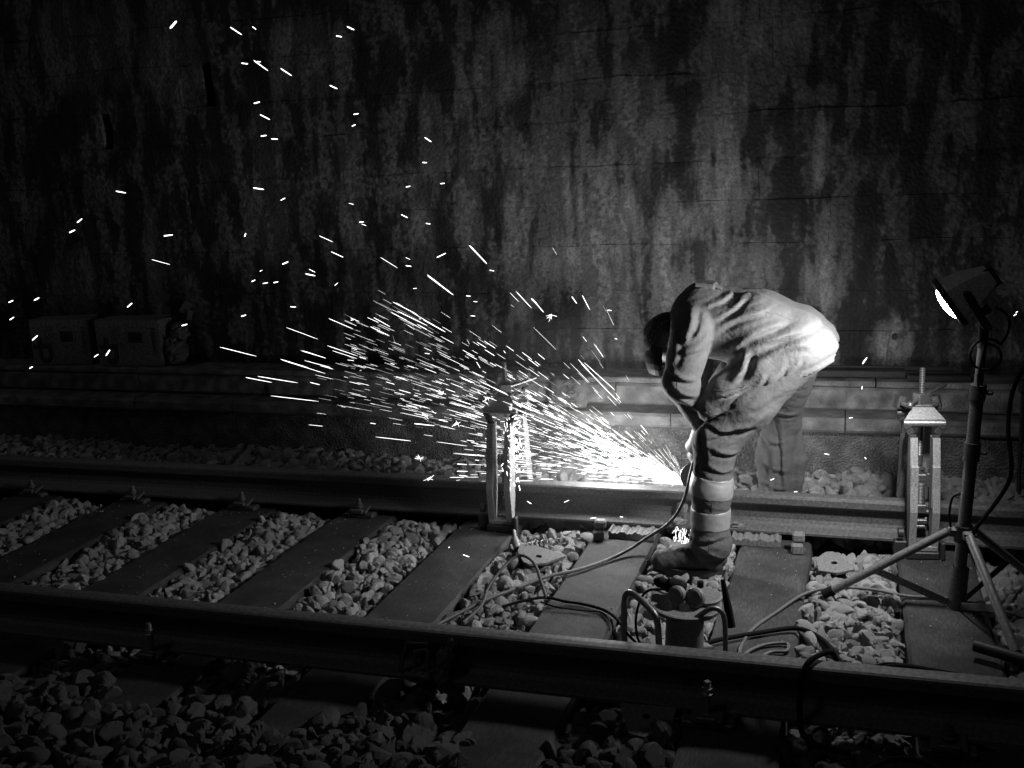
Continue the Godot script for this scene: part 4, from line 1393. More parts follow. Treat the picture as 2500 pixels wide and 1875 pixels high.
func build_lamp() -> void:
	var t := thing("lamp_stand", "tripod stand with a scuffed round pole that holds the floodlight", "lamp stand", Vector3(1.305, 0.0, -0.14))
	var o := -t.position
	var axis := Vector3(0.046, 1.0, 0.0)
	var P := func(y: float): return Vector3(0.0, y, 0.0) + Vector3(0.046 * y, 0, 0)
	var b := B.new()
	b.tube([P.call(0.03), P.call(0.30), P.call(0.78)], 0.022, 16)
	obj("lower_pole", b, M.pole, t)
	b = B.new()
	b.tube([P.call(0.0), P.call(0.03), P.call(0.155), P.call(0.16)], [0.030, 0.032, 0.032, 0.026], 16)
	obj("foot_sleeve", b, M.pole, t)
	b = B.new()
	b.tube([P.call(0.78), P.call(0.985)], 0.0145, 14)
	obj("upper_pole", b, M.pole, t)
	for q in [[0.555, 0.62, 0.0275], [0.775, 0.825, 0.027], [0.255, 0.315, 0.031]]:
		b = B.new()
		b.tube([P.call(q[0]), P.call(q[1])], q[2], 16)
		b.tube([P.call((q[0] + q[1]) * 0.5), P.call((q[0] + q[1]) * 0.5) + Vector3(0.045, 0.0, 0.02)], 0.008, 8)
		obj("clamp_collar", b, M.dark, t)
	var feet := [Vector3(0.858, 0.02, -0.134) + o, Vector3(1.455, 0.02, 0.275) + o, Vector3(1.60, 0.02, -0.42) + o]
	for k in 3:
		var f: Vector3 = feet[k]
		var hub: Vector3 = P.call(0.29)
		var side := (f - hub)
		side.y = 0
		side = side.normalized()
		b = B.new()
		var top := hub + side * 0.05
		b.tube([top, top.lerp(f, 0.5), f], 0.0155, 12)
		b.bx(hub + side * 0.035, Vector3(0.035, 0.03, 0.035), 0.005)
		var lg := obj("leg", b, M.leg, t)
		b = B.new()
		b.tube([top.lerp(f, 0.94), f + (f - top).normalized() * 0.012], 0.019, 12)
		obj("rubber_foot", b, M.rubber, lg)
		b = B.new()
		b.bar(top.lerp(f, 0.60), P.call(0.02) + side * 0.03, 0.006, 0.026, Vector3.UP, 0.002)
		obj("brace", b, M.leg if k == 0 else M.dark, t)
	# the floodlight on top
	var dir := Vector3(-0.81, -0.57, 0.02).normalized()
	var head := Vector3(1.242, 1.112, -0.14)
	var l := thing("floodlight", "lit floodlight with a dark hood on top of the tripod stand", "floodlight", head)
	var up := (Vector3.UP - dir * dir.y).normalized()
	var T := Transform3D(Basis(up.cross(-dir).normalized(), up, -dir), Vector3.ZERO)      # z points back, away from the beam
	var hs := B.new()
	var rings := [[0.000, 0.078, 0.070], [0.016, 0.080, 0.072], [0.075, 0.076, 0.066], [0.125, 0.052, 0.046], [0.150, 0.044, 0.036]]
	var pts := []
	for r in rings:
		var row := []
		for s in 16:
			var a := TAU * (s + 0.5) / 16.0
			var c := cos(a)
			var d := sin(a)
			var m := pow(pow(absf(c), 6.0) + pow(absf(d), 6.0), -1.0 / 6.0)
			row.append(T * Vector3(c * m * r[1], d * m * r[2], r[0]))
		pts.append(row)
	for i in rings.size() - 1:
		for s in 16:
			var e := (s + 1) % 16
			var mid: Vector3 = (pts[i][s] + pts[i + 1][e]) * 0.5 - T.basis.z * 0.06
			hs.quad(pts[i][s], pts[i][e], pts[i + 1][e], pts[i + 1][s], mid)
	for s in range(1, 15):
		hs.tri(pts[4][0], pts[4][s], pts[4][s + 1], T.basis.z)
		hs.tri(pts[0][0], pts[0][s], pts[0][s + 1], -T.basis.z)
	obj("housing", hs, M.hood, l)
	var bz := B.new()
	for sx in [-1.0, 1.0]:
		bz.box(T * at(Vector3(sx * 0.077, 0, -0.004)), Vector3(0.016, 0.16, 0.022), 0.005)
		bz.box(T * at(Vector3(0, sx * 0.071, -0.004)), Vector3(0.138, 0.016, 0.022), 0.005)
	obj("bezel", bz, M.black, l)
	for k in 5:
		var fin := B.new()
		fin.box(T * at(Vector3(-0.04 + k * 0.02, 0, 0.150)), Vector3(0.005, 0.070, 0.030), 0.001)
		obj("cooling_fin", fin, M.black, l)
	# a domed glowing cover that bulges out of the bezel
	var gl := B.new()
	var dome := func(a: float, r: float): return T * Vector3(cos(a) * r * 0.070, sin(a) * r * 0.062, -0.006 - 0.024 * sqrt(maxf(0.0, 1.0 - r * r)))
	for i in 8:
		for s in 24:
			var a := TAU * s / 24.0
			var e := TAU * (s + 1) / 24.0
			var r0 := sin(PI * 0.5 * i / 8.0)
			var r1 := sin(PI * 0.5 * (i + 1) / 8.0)
			gl.quad(dome.call(a, r0), dome.call(e, r0), dome.call(e, r1), dome.call(a, r1), -T.basis.z)
	M.lens = mat(0.8, 0.4)
	M.lens.emission_enabled = true
	M.lens.emission = Color(1, 1, 1)
	M.lens.emission_energy_multiplier = 110.0
	obj("glowing_cover", gl, M.lens, l)
	var y := B.new()
	for sx in [-1.0, 1.0]:
		y.bar(T * Vector3(sx * 0.092, 0.004, 0.055), Vector3(0.108, -0.075, 0) + T.basis.x * sx * 0.092, 0.006, 0.028, T.basis.z, 0.002)
		y.tube([T * Vector3(sx * 0.075, 0.004, 0.055), T * Vector3(sx * 0.112, 0.004, 0.055)], 0.014, 10)
	y.bar(Vector3(0.108, -0.078, 0) + T.basis.x * -0.095, Vector3(0.108, -0.078, 0) + T.basis.x * 0.095, 0.028, 0.006, Vector3.UP, 0.002)
	y.tube([Vector3(0.108, -0.155, 0), Vector3(0.108, -0.07, 0)], 0.017, 12)
	obj("bracket", y, M.dark, l)
	var sw := B.new()
	sw.box(T * at(Vector3(0.0, -0.085, 0.06)), Vector3(0.05, 0.03, 0.06), 0.006)
	obj("switch_box", sw, M.black, l)
	var light := SpotLight3D.new()
	light.name = "floodlight_beam"
	light.light_energy = 2.75
	light.light_color = Color(1, 1, 1)
	light.light_size = 0.06
	light.spot_range = 20.0
	light.spot_attenuation = 2.0
	light.spot_angle = 77.0
	light.spot_angle_attenuation = 1.0
	light.shadow_enabled = true
	light.transform = Transform3D(Basis(), head + dir * 0.045).looking_at(head + Vector3(-0.77, -0.56, -0.26) * 3.0, Vector3.UP)
	add_child(light)
	# its lead: a loop round the pole's head, then down and away to the right
	var c := B.new()
	var loop := []
	for k in 22:
		var a := TAU * k / 18.0 + 0.6
		loop.append(Vector3(1.358 + 0.050 * cos(a), 0.945 - 0.0012 * k + 0.050 * sin(a), -0.110 + 0.018 * cos(a * 0.5)))
	c.tube(spline([Vector3(1.385, 1.09, -0.16), Vector3(1.425, 1.06, -0.15), Vector3(1.425, 1.01, -0.13)] + loop.slice(0, 1), 6) + loop.slice(1), 0.0042, 8)
	c.tube(spline([loop[21], Vector3(1.338, 0.86, -0.112), Vector3(1.345, 0.80, -0.108), Vector3(1.362, 0.775, -0.105)], 6), 0.0042, 8)
	tag(obj("lamp_lead", c, M.rubber), "black lead looped round the head of the lamp stand", "cable")
	var d := B.new()
	d.tube(spline([Vector3(1.345, 0.30, -0.10), Vector3(1.36, 0.34, -0.09), Vector3(1.41, 0.42, -0.09), Vector3(1.448, 0.50, -0.09), Vector3(1.452, 0.57, -0.09), Vector3(1.438, 0.68, -0.10), Vector3(1.445, 0.79, -0.12), Vector3(1.475, 0.87, -0.14), Vector3(1.53, 0.91, -0.16), Vector3(1.64, 0.90, -0.2), Vector3(1.8, 0.7, -0.25), Vector3(1.95, 0.2, -0.3), Vector3(2.0, 0.0, -0.3)], 6), 0.0075, 8)
	tag(obj("power_lead", d, M.rubber), "thick black lead that sags from the lamp stand off to the right", "cable")
	var e := B.new()
	e.tube(spline([Vector3(1.275, 0.31, -0.13), Vector3(1.268, 0.36, -0.125), Vector3(1.275, 0.42, -0.12), Vector3(1.30, 0.44, -0.115)], 6), 0.004, 8)
	tag(obj("cable_tie", e, M.rubber), "short stiff loop of black wire tied to the lamp stand above its legs", "wire")

func cable(called: String, label: String, pts: Array, r: float, m: Material) -> void:
	var b := B.new()
	b.tube(spline(pts, 7), r, 8)
	tag(obj(called, b, m), label, "cable", "")

func build_reel_and_cables() -> void:
	var t := thing("cable_reel", "cable reel with sockets on top in a bent tube frame behind the near rail", "cable reel", Vector3(0.415, 0.0, 0.46), 0.0)
	var tilt := Transform3D(Basis.from_euler(Vector3(0.06, 0, -0.05)), Vector3.ZERO)
	var b := B.new()
	b.lathe(tilt * at(Vector3(0, 0.03, 0)), [Vector2(0.064, 0), Vector2(0.062, 0.10), Vector2(0.064, 0.185)], 32)
	obj("drum", b, M.reel, t)
	b = B.new()
	b.lathe(tilt * at(Vector3(0, 0.213, 0)), [Vector2(0, 0), Vector2(0.110, -0.006), Vector2(0.117, -0.004), Vector2(0.117, 0.008), Vector2(0.110, 0.009), Vector2(0.092, 0.004), Vector2(0, 0.004)], 40)
	b.lathe(tilt * at(Vector3(0.055, 0.217, -0.045)), [Vector2(0.058, 0), Vector2(0.058, 0.012), Vector2(0.052, 0.014), Vector2(0, 0.014)], 28)
	var top := obj("top_disc", b, M.socket, t)
	b = B.new()
	b.box(tilt * turned(Vector3(-0.01, 0.2150, 0.1165), Vector3(0, 0.05, 0)), Vector3(0.036, 0.007, 0.004), 0.001)
	obj("slot", b, M.black, top)
	b = B.new()
	b.lathe(tilt * at(Vector3(0, 0.012, 0)), [Vector2(0, 0), Vector2(0.112, 0), Vector2(0.117, 0.004), Vector2(0.117, 0.012), Vector2(0, 0.016)], 40)
	obj("bottom_disc", b, M.socket, t)
	for q in [[Vector3(-0.028, 0.252, 0.020), 0.030], [Vector3(0.030, 0.246, 0.012), 0.033]]:
		b = B.new()
		b.lathe(tilt * turned(q[0], Vector3(1.15, 0.0, 0.25)), [Vector2(0, -0.022), Vector2(q[1] * 0.9, -0.022), Vector2(q[1], -0.012), Vector2(q[1], 0.0), Vector2(q[1] * 0.92, 0.008), Vector2(q[1] * 0.7, 0.014), Vector2(q[1] * 0.35, 0.017), Vector2(0, 0.018)], 18)
		b.box(tilt * turned(q[0] + Vector3(0.0, -0.028, 0.018), Vector3(0.2, 0, 0)), Vector3(0.024, 0.034, 0.016), 0.005)
		obj("socket_lid", b, M.socket, top)
	b = B.new()
	b.lathe(tilt * turned(Vector3(-0.035, 0.252, -0.035), Vector3(0.5, 0, 1.3)), [Vector2(0, -0.03), Vector2(0.020, -0.03), Vector2(0.026, -0.01), Vector2(0.026, 0.03), Vector2(0.018, 0.036), Vector2(0.018, 0.06), Vector2(0.010, 0.075), Vector2(0, 0.08)], 16)
	b.lathe(tilt * at(Vector3(0.035, 0.225, -0.095)), [Vector2(0.011, 0), Vector2(0.011, 0.026), Vector2(0, 0.028)], 12)
	obj("plug", b, M.rubber, top)
	b = B.new()
	# tube frame: two bent bars, one each side, with a grip
	b.tube(spline([Vector3(-0.185, 0.0, 0.06), Vector3(-0.187, 0.10, 0.05), Vector3(-0.187, 0.20, 0.04), Vector3(-0.178, 0.242, 0.042), Vector3(-0.15, 0.250, 0.055), Vector3(-0.085, 0.222, 0.105), Vector3(-0.066, 0.195, 0.118), Vector3(-0.060, 0.14, 0.125), Vector3(-0.058, 0.0, 0.13)], 6), 0.0105, 12)
	obj("frame_tube", b, M.steel, t)
	b = B.new()
	b.tube(spline([Vector3(0.055, 0.205, 0.10), Vector3(0.10, 0.236, 0.085), Vector3(0.128, 0.228, 0.075), Vector3(0.142, 0.195, 0.07), Vector3(0.145, 0.10, 0.07), Vector3(0.145, 0.0, 0.07)], 6), 0.0085, 12)
	obj("frame_tube", b, M.steel, t)
	b = B.new()
	b.tube([Vector3(0.115, 0.245, -0.13), Vector3(0.135, 0.15, -0.11), Vector3(0.147, 0.09, -0.10)], [0.008, 0.014, 0.014], 12)
	obj("handle_grip", b, M.rubber, t)
	cable("reel_lead", "thin black wire loops hanging on the left side of the cable reel", [Vector3(0.375, 0.235, 0.42), Vector3(0.29, 0.225, 0.43), Vector3(0.262, 0.16, 0.47), Vector3(0.27, 0.09, 0.50), Vector3(0.30, 0.05, 0.51), Vector3(0.25, 0.10, 0.52), Vector3(0.21, 0.13, 0.49)], 0.0045, M.rubber)
	cable("grinder_cable", "cable that droops from the grinder over the far rail and along the ballast", [TOOL_TOP + Vector3(0, 0.0, 0.02), Vector3(0.33, 0.42, -0.50), Vector3(0.285, 0.24, -0.46), Vector3(0.225, 0.14, -0.46), Vector3(0.13, 0.065, -0.47), Vector3(0.06, 0.025, -0.42), Vector3(-0.015, 0.012, -0.32), Vector3(-0.105, 0.012, -0.204), Vector3(-0.212, 0.016, -0.097), Vector3(-0.304, 0.016, 0.044), Vector3(-0.377, 0.020, 0.167), Vector3(-0.448, 0.016, 0.305), Vector3(-0.50, 0.012, 0.42)], 0.0068, M.cable)
	cable("looped_cable", "stiff cable that arches up in a loop over the ballast left of the reel", [Vector3(-0.40, 0.015, 0.36), Vector3(-0.37, 0.03, 0.24), Vector3(-0.375, 0.06, 0.13), Vector3(-0.345, 0.10, 0.03), Vector3(-0.31, 0.125, -0.02), Vector3(-0.27, 0.130, -0.02), Vector3(-0.225, 0.105, 0.0), Vector3(-0.19, 0.06, 0.05), Vector3(-0.155, 0.018, 0.105)], 0.0062, M.cable)
	cable("crossing_cable", "cable over the sleeper from the loop's end to the reel frame", [Vector3(-0.30, 0.015, 0.20), Vector3(-0.22, 0.018, 0.13), Vector3(-0.153, 0.020, 0.101), Vector3(-0.08, 0.012, 0.105), Vector3(-0.009, 0.012, 0.115), Vector3(0.088, 0.012, 0.157), Vector3(0.165, 0.012, 0.26), Vector3(0.19, 0.010, 0.40)], 0.0058, M.rubber)
	cable("slack_wire", "thin wire lying beside the crossing cable on the sleeper", [Vector3(-0.17, 0.014, 0.13), Vector3(-0.10, 0.010, 0.155), Vector3(0.0, 0.010, 0.165), Vector3(0.07, 0.010, 0.165), Vector3(0.11, 0.010, 0.22), Vector3(0.13, 0.010, 0.30)], 0.0035, M.rubber)
	cable("lamp_cable", "cable that winds from the reel past the tripod's leg to the lamp stand", [Vector3(0.60, 0.012, 0.47), Vector3(0.591, 0.012, 0.351), Vector3(0.617, 0.012, 0.204), Vector3(0.693, 0.012, 0.036), Vector3(0.784, 0.018, -0.125), Vector3(0.882, 0.022, -0.19), Vector3(1.015, 0.022, -0.20), Vector3(1.144, 0.012, -0.185), Vector3(1.28, 0.012, -0.19), Vector3(1.45, 0.014, -0.12), Vector3(1.62, 0.02, 0.03)], 0.0062, M.cable)
	cable("coiled_cable", "cable that leaves the reel's base and crosses the near rail", [Vector3(0.47, 0.02, 0.36), Vector3(0.525, 0.020, 0.313), Vector3(0.643, 0.018, 0.235), Vector3(0.764, 0.020, 0.180), Vector3(0.842, 0.022, 0.24), Vector3(0.895, 0.03, 0.36), Vector3(0.90, 0.10, 0.55), Vector3(0.885, 0.185, 0.665), Vector3(0.850, 0.206, 0.735), Vector3(0.815, 0.195, 0.79), Vector3(0.803, 0.13, 0.825), Vector3(0.803, 0.06, 0.845), Vector3(0.815, 0.02, 0.865), Vector3(0.86, 0.012, 0.90), Vector3(0.94, 0.02, 0.93)], 0.0085, M.rubber)
	cable("small_coil", "short curl of cable on the sleeper right of the reel", [Vector3(0.606, 0.012, 0.52), Vector3(0.607, 0.012, 0.40), Vector3(0.662, 0.012, 0.315), Vector3(0.737, 0.012, 0.285), Vector3(0.74, 0.012, 0.34), Vector3(0.69, 0.012, 0.36), Vector3(0.66, 0.014, 0.42), Vector3(0.66, 0.014, 0.5)], 0.0062, M.cable)
	cable("foreground_hose", "dim curl of hose on the stones in front of the near rail", [Vector3(0.93, 0.02, 1.22), Vector3(0.95, 0.03, 1.08), Vector3(1.03, 0.04, 0.98), Vector3(1.12, 0.045, 0.97), Vector3(1.19, 0.03, 1.02), Vector3(1.22, 0.02, 1.12), Vector3(1.21, 0.02, 1.22)], 0.0085, M.rubber)
	cable("rail_hose", "dark hose that lies on the stones against the near rail by the lamp", [Vector3(0.98, 0.02, 0.50), Vector3(1.05, 0.04, 0.44), Vector3(1.15, 0.045, 0.44), Vector3(1.25, 0.04, 0.47), Vector3(1.33, 0.035, 0.55), Vector3(1.38, 0.02, 0.66)], 0.007, M.rubber)
	cable("rail_hose", "thin lead beside the dark hose under the dark end of the tripod", [Vector3(0.93, 0.015, 0.53), Vector3(1.02, 0.03, 0.42), Vector3(1.10, 0.03, 0.395), Vector3(1.22, 0.022, 0.40), Vector3(1.34, 0.02, 0.42)], 0.005, M.rubber)

# a fastening plate lying loose: a rounded diamond with a hole
func loose_plate(called: String, label: String, t: Transform3D, pts: Array, hole: Vector2, hr: float) -> void:
	var c := CSGPolygon3D.new()
	c.polygon = PackedVector2Array(pts)
	c.depth = 0.010
	c.material = M.pad
	var root := CSGCombiner3D.new()
	root.name = numbered(called)
	root.transform = t
	root.add_child(c)
	c.name = "plate"
	var h := CSGCylinder3D.new()
	h.name = "hole"
	h.radius = hr
	h.height = 0.05
	h.sides = 20
	h.operation = CSGShape3D.OPERATION_SUBTRACTION
	h.rotation.x = PI / 2
	h.position = Vector3(hole.x, hole.y, -0.005)
	h.material = M.dark
	root.add_child(h)
	add_child(root)
	tag(root, label, "rail plate", "loose rail plates lying on the ballast")

func build_small_things() -> void:
	var flat := Basis.from_euler(Vector3(-PI / 2, 0, 0))
	loose_plate("rail_plate", "flat plate with one hole on the stones beside the coil spring", Transform3D(Basis.from_euler(Vector3(0.10, 0.12, -0.10)) * flat, Vector3(-0.285, 0.032, -0.275)),
		[Vector2(-0.10, 0.075), Vector2(-0.045, 0.085), Vector2(0.095, 0.030), Vector2(0.10, 0.018), Vector2(0.03, -0.062), Vector2(-0.035, -0.085), Vector2(-0.06, -0.07), Vector2(-0.098, 0.01)], Vector2(-0.005, -0.012), 0.013)
	loose_plate("rail_plate", "flat plate with one hole on the bright stones between tripod leg and worker", Transform3D(Basis.from_euler(Vector3(0.12, -0.05, 0.06)) * flat, Vector3(0.875, 0.030, -0.42)),
		[Vector2(-0.065, 0.02), Vector2(-0.03, 0.085), Vector2(0.0, 0.088), Vector2(0.085, -0.03), Vector2(0.088, -0.05), Vector2(0.02, -0.085), Vector2(-0.045, -0.07)], Vector2(0.008, -0.005), 0.012)
	loose_plate("rail_plate", "dim plate with one hole on the stones in front of the near rail", Transform3D(Basis.from_euler(Vector3(0.15, 0.1, 0.05)) * flat, Vector3(0.365, 0.028, 0.875)),
		[Vector2(-0.085, 0.06), Vector2(0.09, 0.075), Vector2(0.075, -0.05), Vector2(0.0, -0.09), Vector2(-0.045, -0.075)], Vector2(0.0, 0.0), 0.012)
	# coil spring washer
	var b := B.new()
	var p := []
	for k in 50:
		var a := TAU * k / 12.0
		p.append(Vector3(-0.365 + k * 0.0014, 0.036 + 0.016 * sin(a), -0.345 - k * 0.0010 + 0.016 * cos(a)))
	b.tube(p, 0.0042, 6)
	tag(obj("coil_spring", b, M.steel), "short coil spring screw lying on the stones beside the loose plate", "spring")
	# a bolt with a bright shank and a sleeve lying by the frame's foot
	b = B.new()
	b.tube([Vector3(-0.455, 0.062, -0.455), Vector3(-0.432, 0.044, -0.395)], 0.0085, 10)
	b.tube([Vector3(-0.436, 0.046, -0.402), Vector3(-0.428, 0.041, -0.385)], 0.017, 6)
	b.tube([Vector3(-0.428, 0.041, -0.385), Vector3(-0.400, 0.028, -0.325)], 0.0165, 12)
	tag(obj("loose_bolt", b, M.bright), "bolt with a bright shank lying on the stones by the sparking frame's foot", "bolt")
	# paired clip blocks and ribbed pads on the sleepers under the lifted rail
	for q in [[Vector3(-0.105, 0.0, -0.585), "left of the cable"], [Vector3(0.735, 0.0, -0.575), "between the worker and the lamp stand"]]:
		b = B.new()
		b.bx(q[0] + Vector3(0, 0.022, 0.012), Vector3(0.046, 0.042, 0.045), 0.006, 0.15)
		tag(obj("clip_block", b, M.pad), "lower of two stacked clip blocks " + q[1], "clip block", "stacked clip blocks at the far rail")
		b = B.new()
		b.bx(q[0] + Vector3(0.004, 0.064, -0.012), Vector3(0.050, 0.040, 0.045), 0.008, 0.05)
		tag(obj("clip_block", b, M.pad), "upper of two stacked clip blocks " + q[1], "clip block", "stacked clip blocks at the far rail")
	for q in [[Vector3(0.035, 0.0, -0.625), "by the cable"], [Vector3(0.565, 0.0, -0.640), "behind the worker's boot"]]:
		var pts := PackedVector2Array()
		var n := 30
		for k in n + 1:
			var x := -0.10 + 0.20 * k / n
			pts.append(Vector2(x, 0.032 + 0.005 * cos(k * TAU / 9.0 + sin(k * 0.7) * 0.7) + 0.003 * sin(k * 1.9)))
		pts.append(Vector2(0.10, 0.003))
		pts.append(Vector2(-0.10, 0.003))
		b = B.new()
		b.prism(pts, 0.09, at(q[0] + Vector3(0, 0, -0.055)))
		tag(obj("rail_pad", b, M.pad), "ribbed rail pad on the sleeper end " + q[1], "rail pad", "ribbed pads under the far rail")
	b = B.new()
	b.tube([Vector3(1.325, 0.045, 0.245), Vector3(1.45, 0.04, 0.30), Vector3(1.62, 0.035, 0.36)], 0.020, 14)
	tag(obj("steel_tube", b, M.dark), "dark tube lying on the sleeper at the foot of the lamp stand", "tube")
	b = B.new()
	b.tube([Vector3(1.652, 0.10, -1.22), Vector3(1.655, 0.535, -1.26)], 0.009, 10)
	b.lathe(at(Vector3(1.655, 0.535, -1.26)), [Vector2(0.009, 0), Vector2(0.022, 0.012), Vector2(0.022, 0.06), Vector2(0, 0.07)], 12)
	tag(obj("marker_post", b, M.black), "thin black post with a thick head before the ledge at the far right", "post")
	# two white sacks that lean on the ledge behind the sparks
	sack("sack", "pale printed sack on the step behind the sparking frame", Vector3(-0.735, 0.386, -1.385), 0.20, 0.175, 0.03)
	sack("sack", "pale printed sack on the step right of the sparking frame", Vector3(-0.430, 0.386, -1.385), 0.20, 0.150, -0.02)

func sack(called: String, label: String, p: Vector3, w: float, h: float, lean: float) -> void:
	var t := thing(called, label, "sack", p, lean, "printed sacks on the step of the ledge")
	var nz := noise(91 + int(p.x * 10.0), 1.0, 3)
	var b := B.new()
	var g := []
	var n := 14
	for side in [1.0, -1.0]:
		var rows := []
		for j in n + 1:
			var row := []
			for i in n + 1:
				var u := float(i) / n * 2.0 - 1.0
				var v := float(j) / n * 2.0 - 1.0
				var fat := pow(maxf(0.0, 1.0 - pow(absf(u), 3.0)), 0.5) * pow(maxf(0.0, 1.0 - pow(absf(v), 4.0)), 0.5)
				var q := Vector3(u * w * 0.5 * (1.0 - 0.06 * v * v), (v * 0.5 + 0.5) * h, side * 0.045 * fat)
				q += Vector3(0, 0, 0.012 * side * nz.get_noise_3dv(q * 22.0) * fat)
				q.z -= 0.05 * (v * 0.5 + 0.5) - 0.01
				row.append(q)
			rows.append(row)
		for j in n:
			for i in n:
				b.quad(rows[j][i], rows[j][i + 1], rows[j + 1][i + 1], rows[j + 1][i], Vector3(0, 0, side))
		if side > 0: g = rows
	obj("sack_body", b, M.sack, t)
	var tx := lettering("25", 0.035, M.ink)
	tx.position = Vector3(w * 0.10, h * 0.62, 0.032)
	tx.rotation.x = -0.25
	t.add_child(tx, true)
	tx.name = "lettering"
	var ln := B.new()
	for k in 3:
		ln.box(turned(Vector3(w * (0.05 - 0.02 * k), h * (0.34 - 0.09 * k), 0.044 - 0.002 * k), Vector3(-0.15, 0, 0)), Vector3(w * (0.34 + 0.1 * (k % 2)), 0.005, 0.0015), 0.0003)
	obj("print", ln, M.ink, t)

func lettering(s: String, size: float, m: Material) -> MeshInstance3D:
	var tm := TextMesh.new()
	tm.text = s
	var f := SystemFont.new()
	f.font_names = PackedStringArray(["Droid Sans"])
	f.font_weight = 700
	tm.font = f
	tm.font_size = 64
	tm.pixel_size = size / 46.0
	tm.depth = 0.0012
	var o := MeshInstance3D.new()
	o.mesh = tm
	o.material_override = m
	return o

func carton(label: String, p: Vector3, yaw: float, s: Vector3) -> Node3D:
	var t := thing("cardboard_box", label, "cardboard box", p, yaw, "cardboard boxes on the ledge")
	var b := B.new()
	b.bx(Vector3(0, s.y * 0.5, -s.z * 0.5), s, 0.003)
	var body := obj("carton", b, M.card, t)
	b = B.new()
	b.bx(Vector3(0, s.y + 0.002, -s.z * 0.25), Vector3(s.x, 0.003, s.z * 0.48), 0.001)
	b.box(turned(Vector3(0, s.y + 0.006, -s.z * 0.76), Vector3(0.08, 0, 0.02)), Vector3(s.x * 0.98, 0.003, s.z * 0.46), 0.001)
	obj("flap", b, M.card, t)
	var k := s.x / 0.43
	var z := 0.0008
	# print: a round badge with a dark block, a heavy emblem, upright rows of small type and the maker's name down the edge
	b = B.new()
	for i in 40:
		var a := TAU * i / 40.0
		var e := TAU * (i + 1) / 40.0
		var c := Vector3(0.050 * k, s.y * 0.63, z)
		b.quad(c + Vector3(cos(a), sin(a), 0) * 0.068 * k, c + Vector3(cos(e), sin(e), 0) * 0.068 * k, c + Vector3(cos(e), sin(e), 0) * 0.0655 * k, c + Vector3(cos(a), sin(a), 0) * 0.0655 * k, Vector3.BACK)
	b.bx(Vector3(0.050 * k, s.y * 0.635, z), Vector3(0.094 * k, 0.056, 0.001), 0.0003)
	b.bx(Vector3(0.050 * k, s.y * 0.635, z), Vector3(0.082 * k, 0.064, 0.001), 0.0003)
	obj("badge", b, M.ink, t)
	b = B.new()
	var U := PackedVector2Array([Vector2(0, 0.165), Vector2(0.032, 0.165), Vector2(0.032, 0.125), Vector2(0.092, 0.125)])
	for i in 9:
		var a := -PI * i / 8.0
		U.append(Vector2(0.046 + 0.046 * cos(a), 0.052 + 0.052 * sin(a)))
	U.append(Vector2(0.0, 0.12))
	U.append(Vector2(-0.035, 0.12))
	U.append(Vector2(-0.035, 0.093))
	U.append(Vector2(0.0, 0.093))
	var hole := PackedVector2Array([Vector2(0.030, 0.093), Vector2(0.062, 0.093)])
	for i in 7:
		var a := -PI * i / 6.0
		hole.append(Vector2(0.046 + 0.018 * cos(a), 0.054 + 0.018 * sin(a)))
	U = PackedVector2Array([Vector2(0, 0.165), Vector2(0.032, 0.165), Vector2(0.032, 0.125), Vector2(0.092, 0.125), Vector2(0.092, 0.05)])
	for i in range(1, 9):
		U.append(Vector2(0.046 + 0.046 * cos(-PI * i / 8.0), 0.052 + 0.052 * sin(-PI * i / 8.0)))
	U.append(Vector2(0.0, 0.093))
	U.append(Vector2(-0.035, 0.093))
	U.append(Vector2(-0.035, 0.120))
	U.append(Vector2(0.0, 0.120))
	b.prism(U, 0.001, at(Vector3(-0.165 * k, 0.008, z - 0.0005)))
	obj("emblem", b, M.ink, t)
	b = B.new()
	b.prism(hole, 0.001, at(Vector3(-0.165 * k, 0.008, z + 0.0008)))
	obj("emblem_eye", b, M.card, t)
	b = B.new()
	var r := RandomNumberGenerator.new()
	r.seed = 5
	for i in 5:
		var y := s.y * (0.90 - 0.02 * i)
		while y > s.y * (0.42 + 0.05 * (i % 3)):
			var len := r.randf_range(0.004, 0.011)
			b.bx(Vector3((-0.052 - 0.014 * i) * k, y - len * 0.5, z), Vector3(0.0045, len, 0.0006), 0.0002)
			y -= len + 0.004
	obj("small_print", b, M.ink, t)
	var word := lettering("PANDROL", 0.026, M.ink)
	word.name = "lettering"
	word.position = Vector3(0.172 * k, s.y * 0.55, z)
	word.rotation.z = -PI / 2
	t.add_child(word, true)
	return t

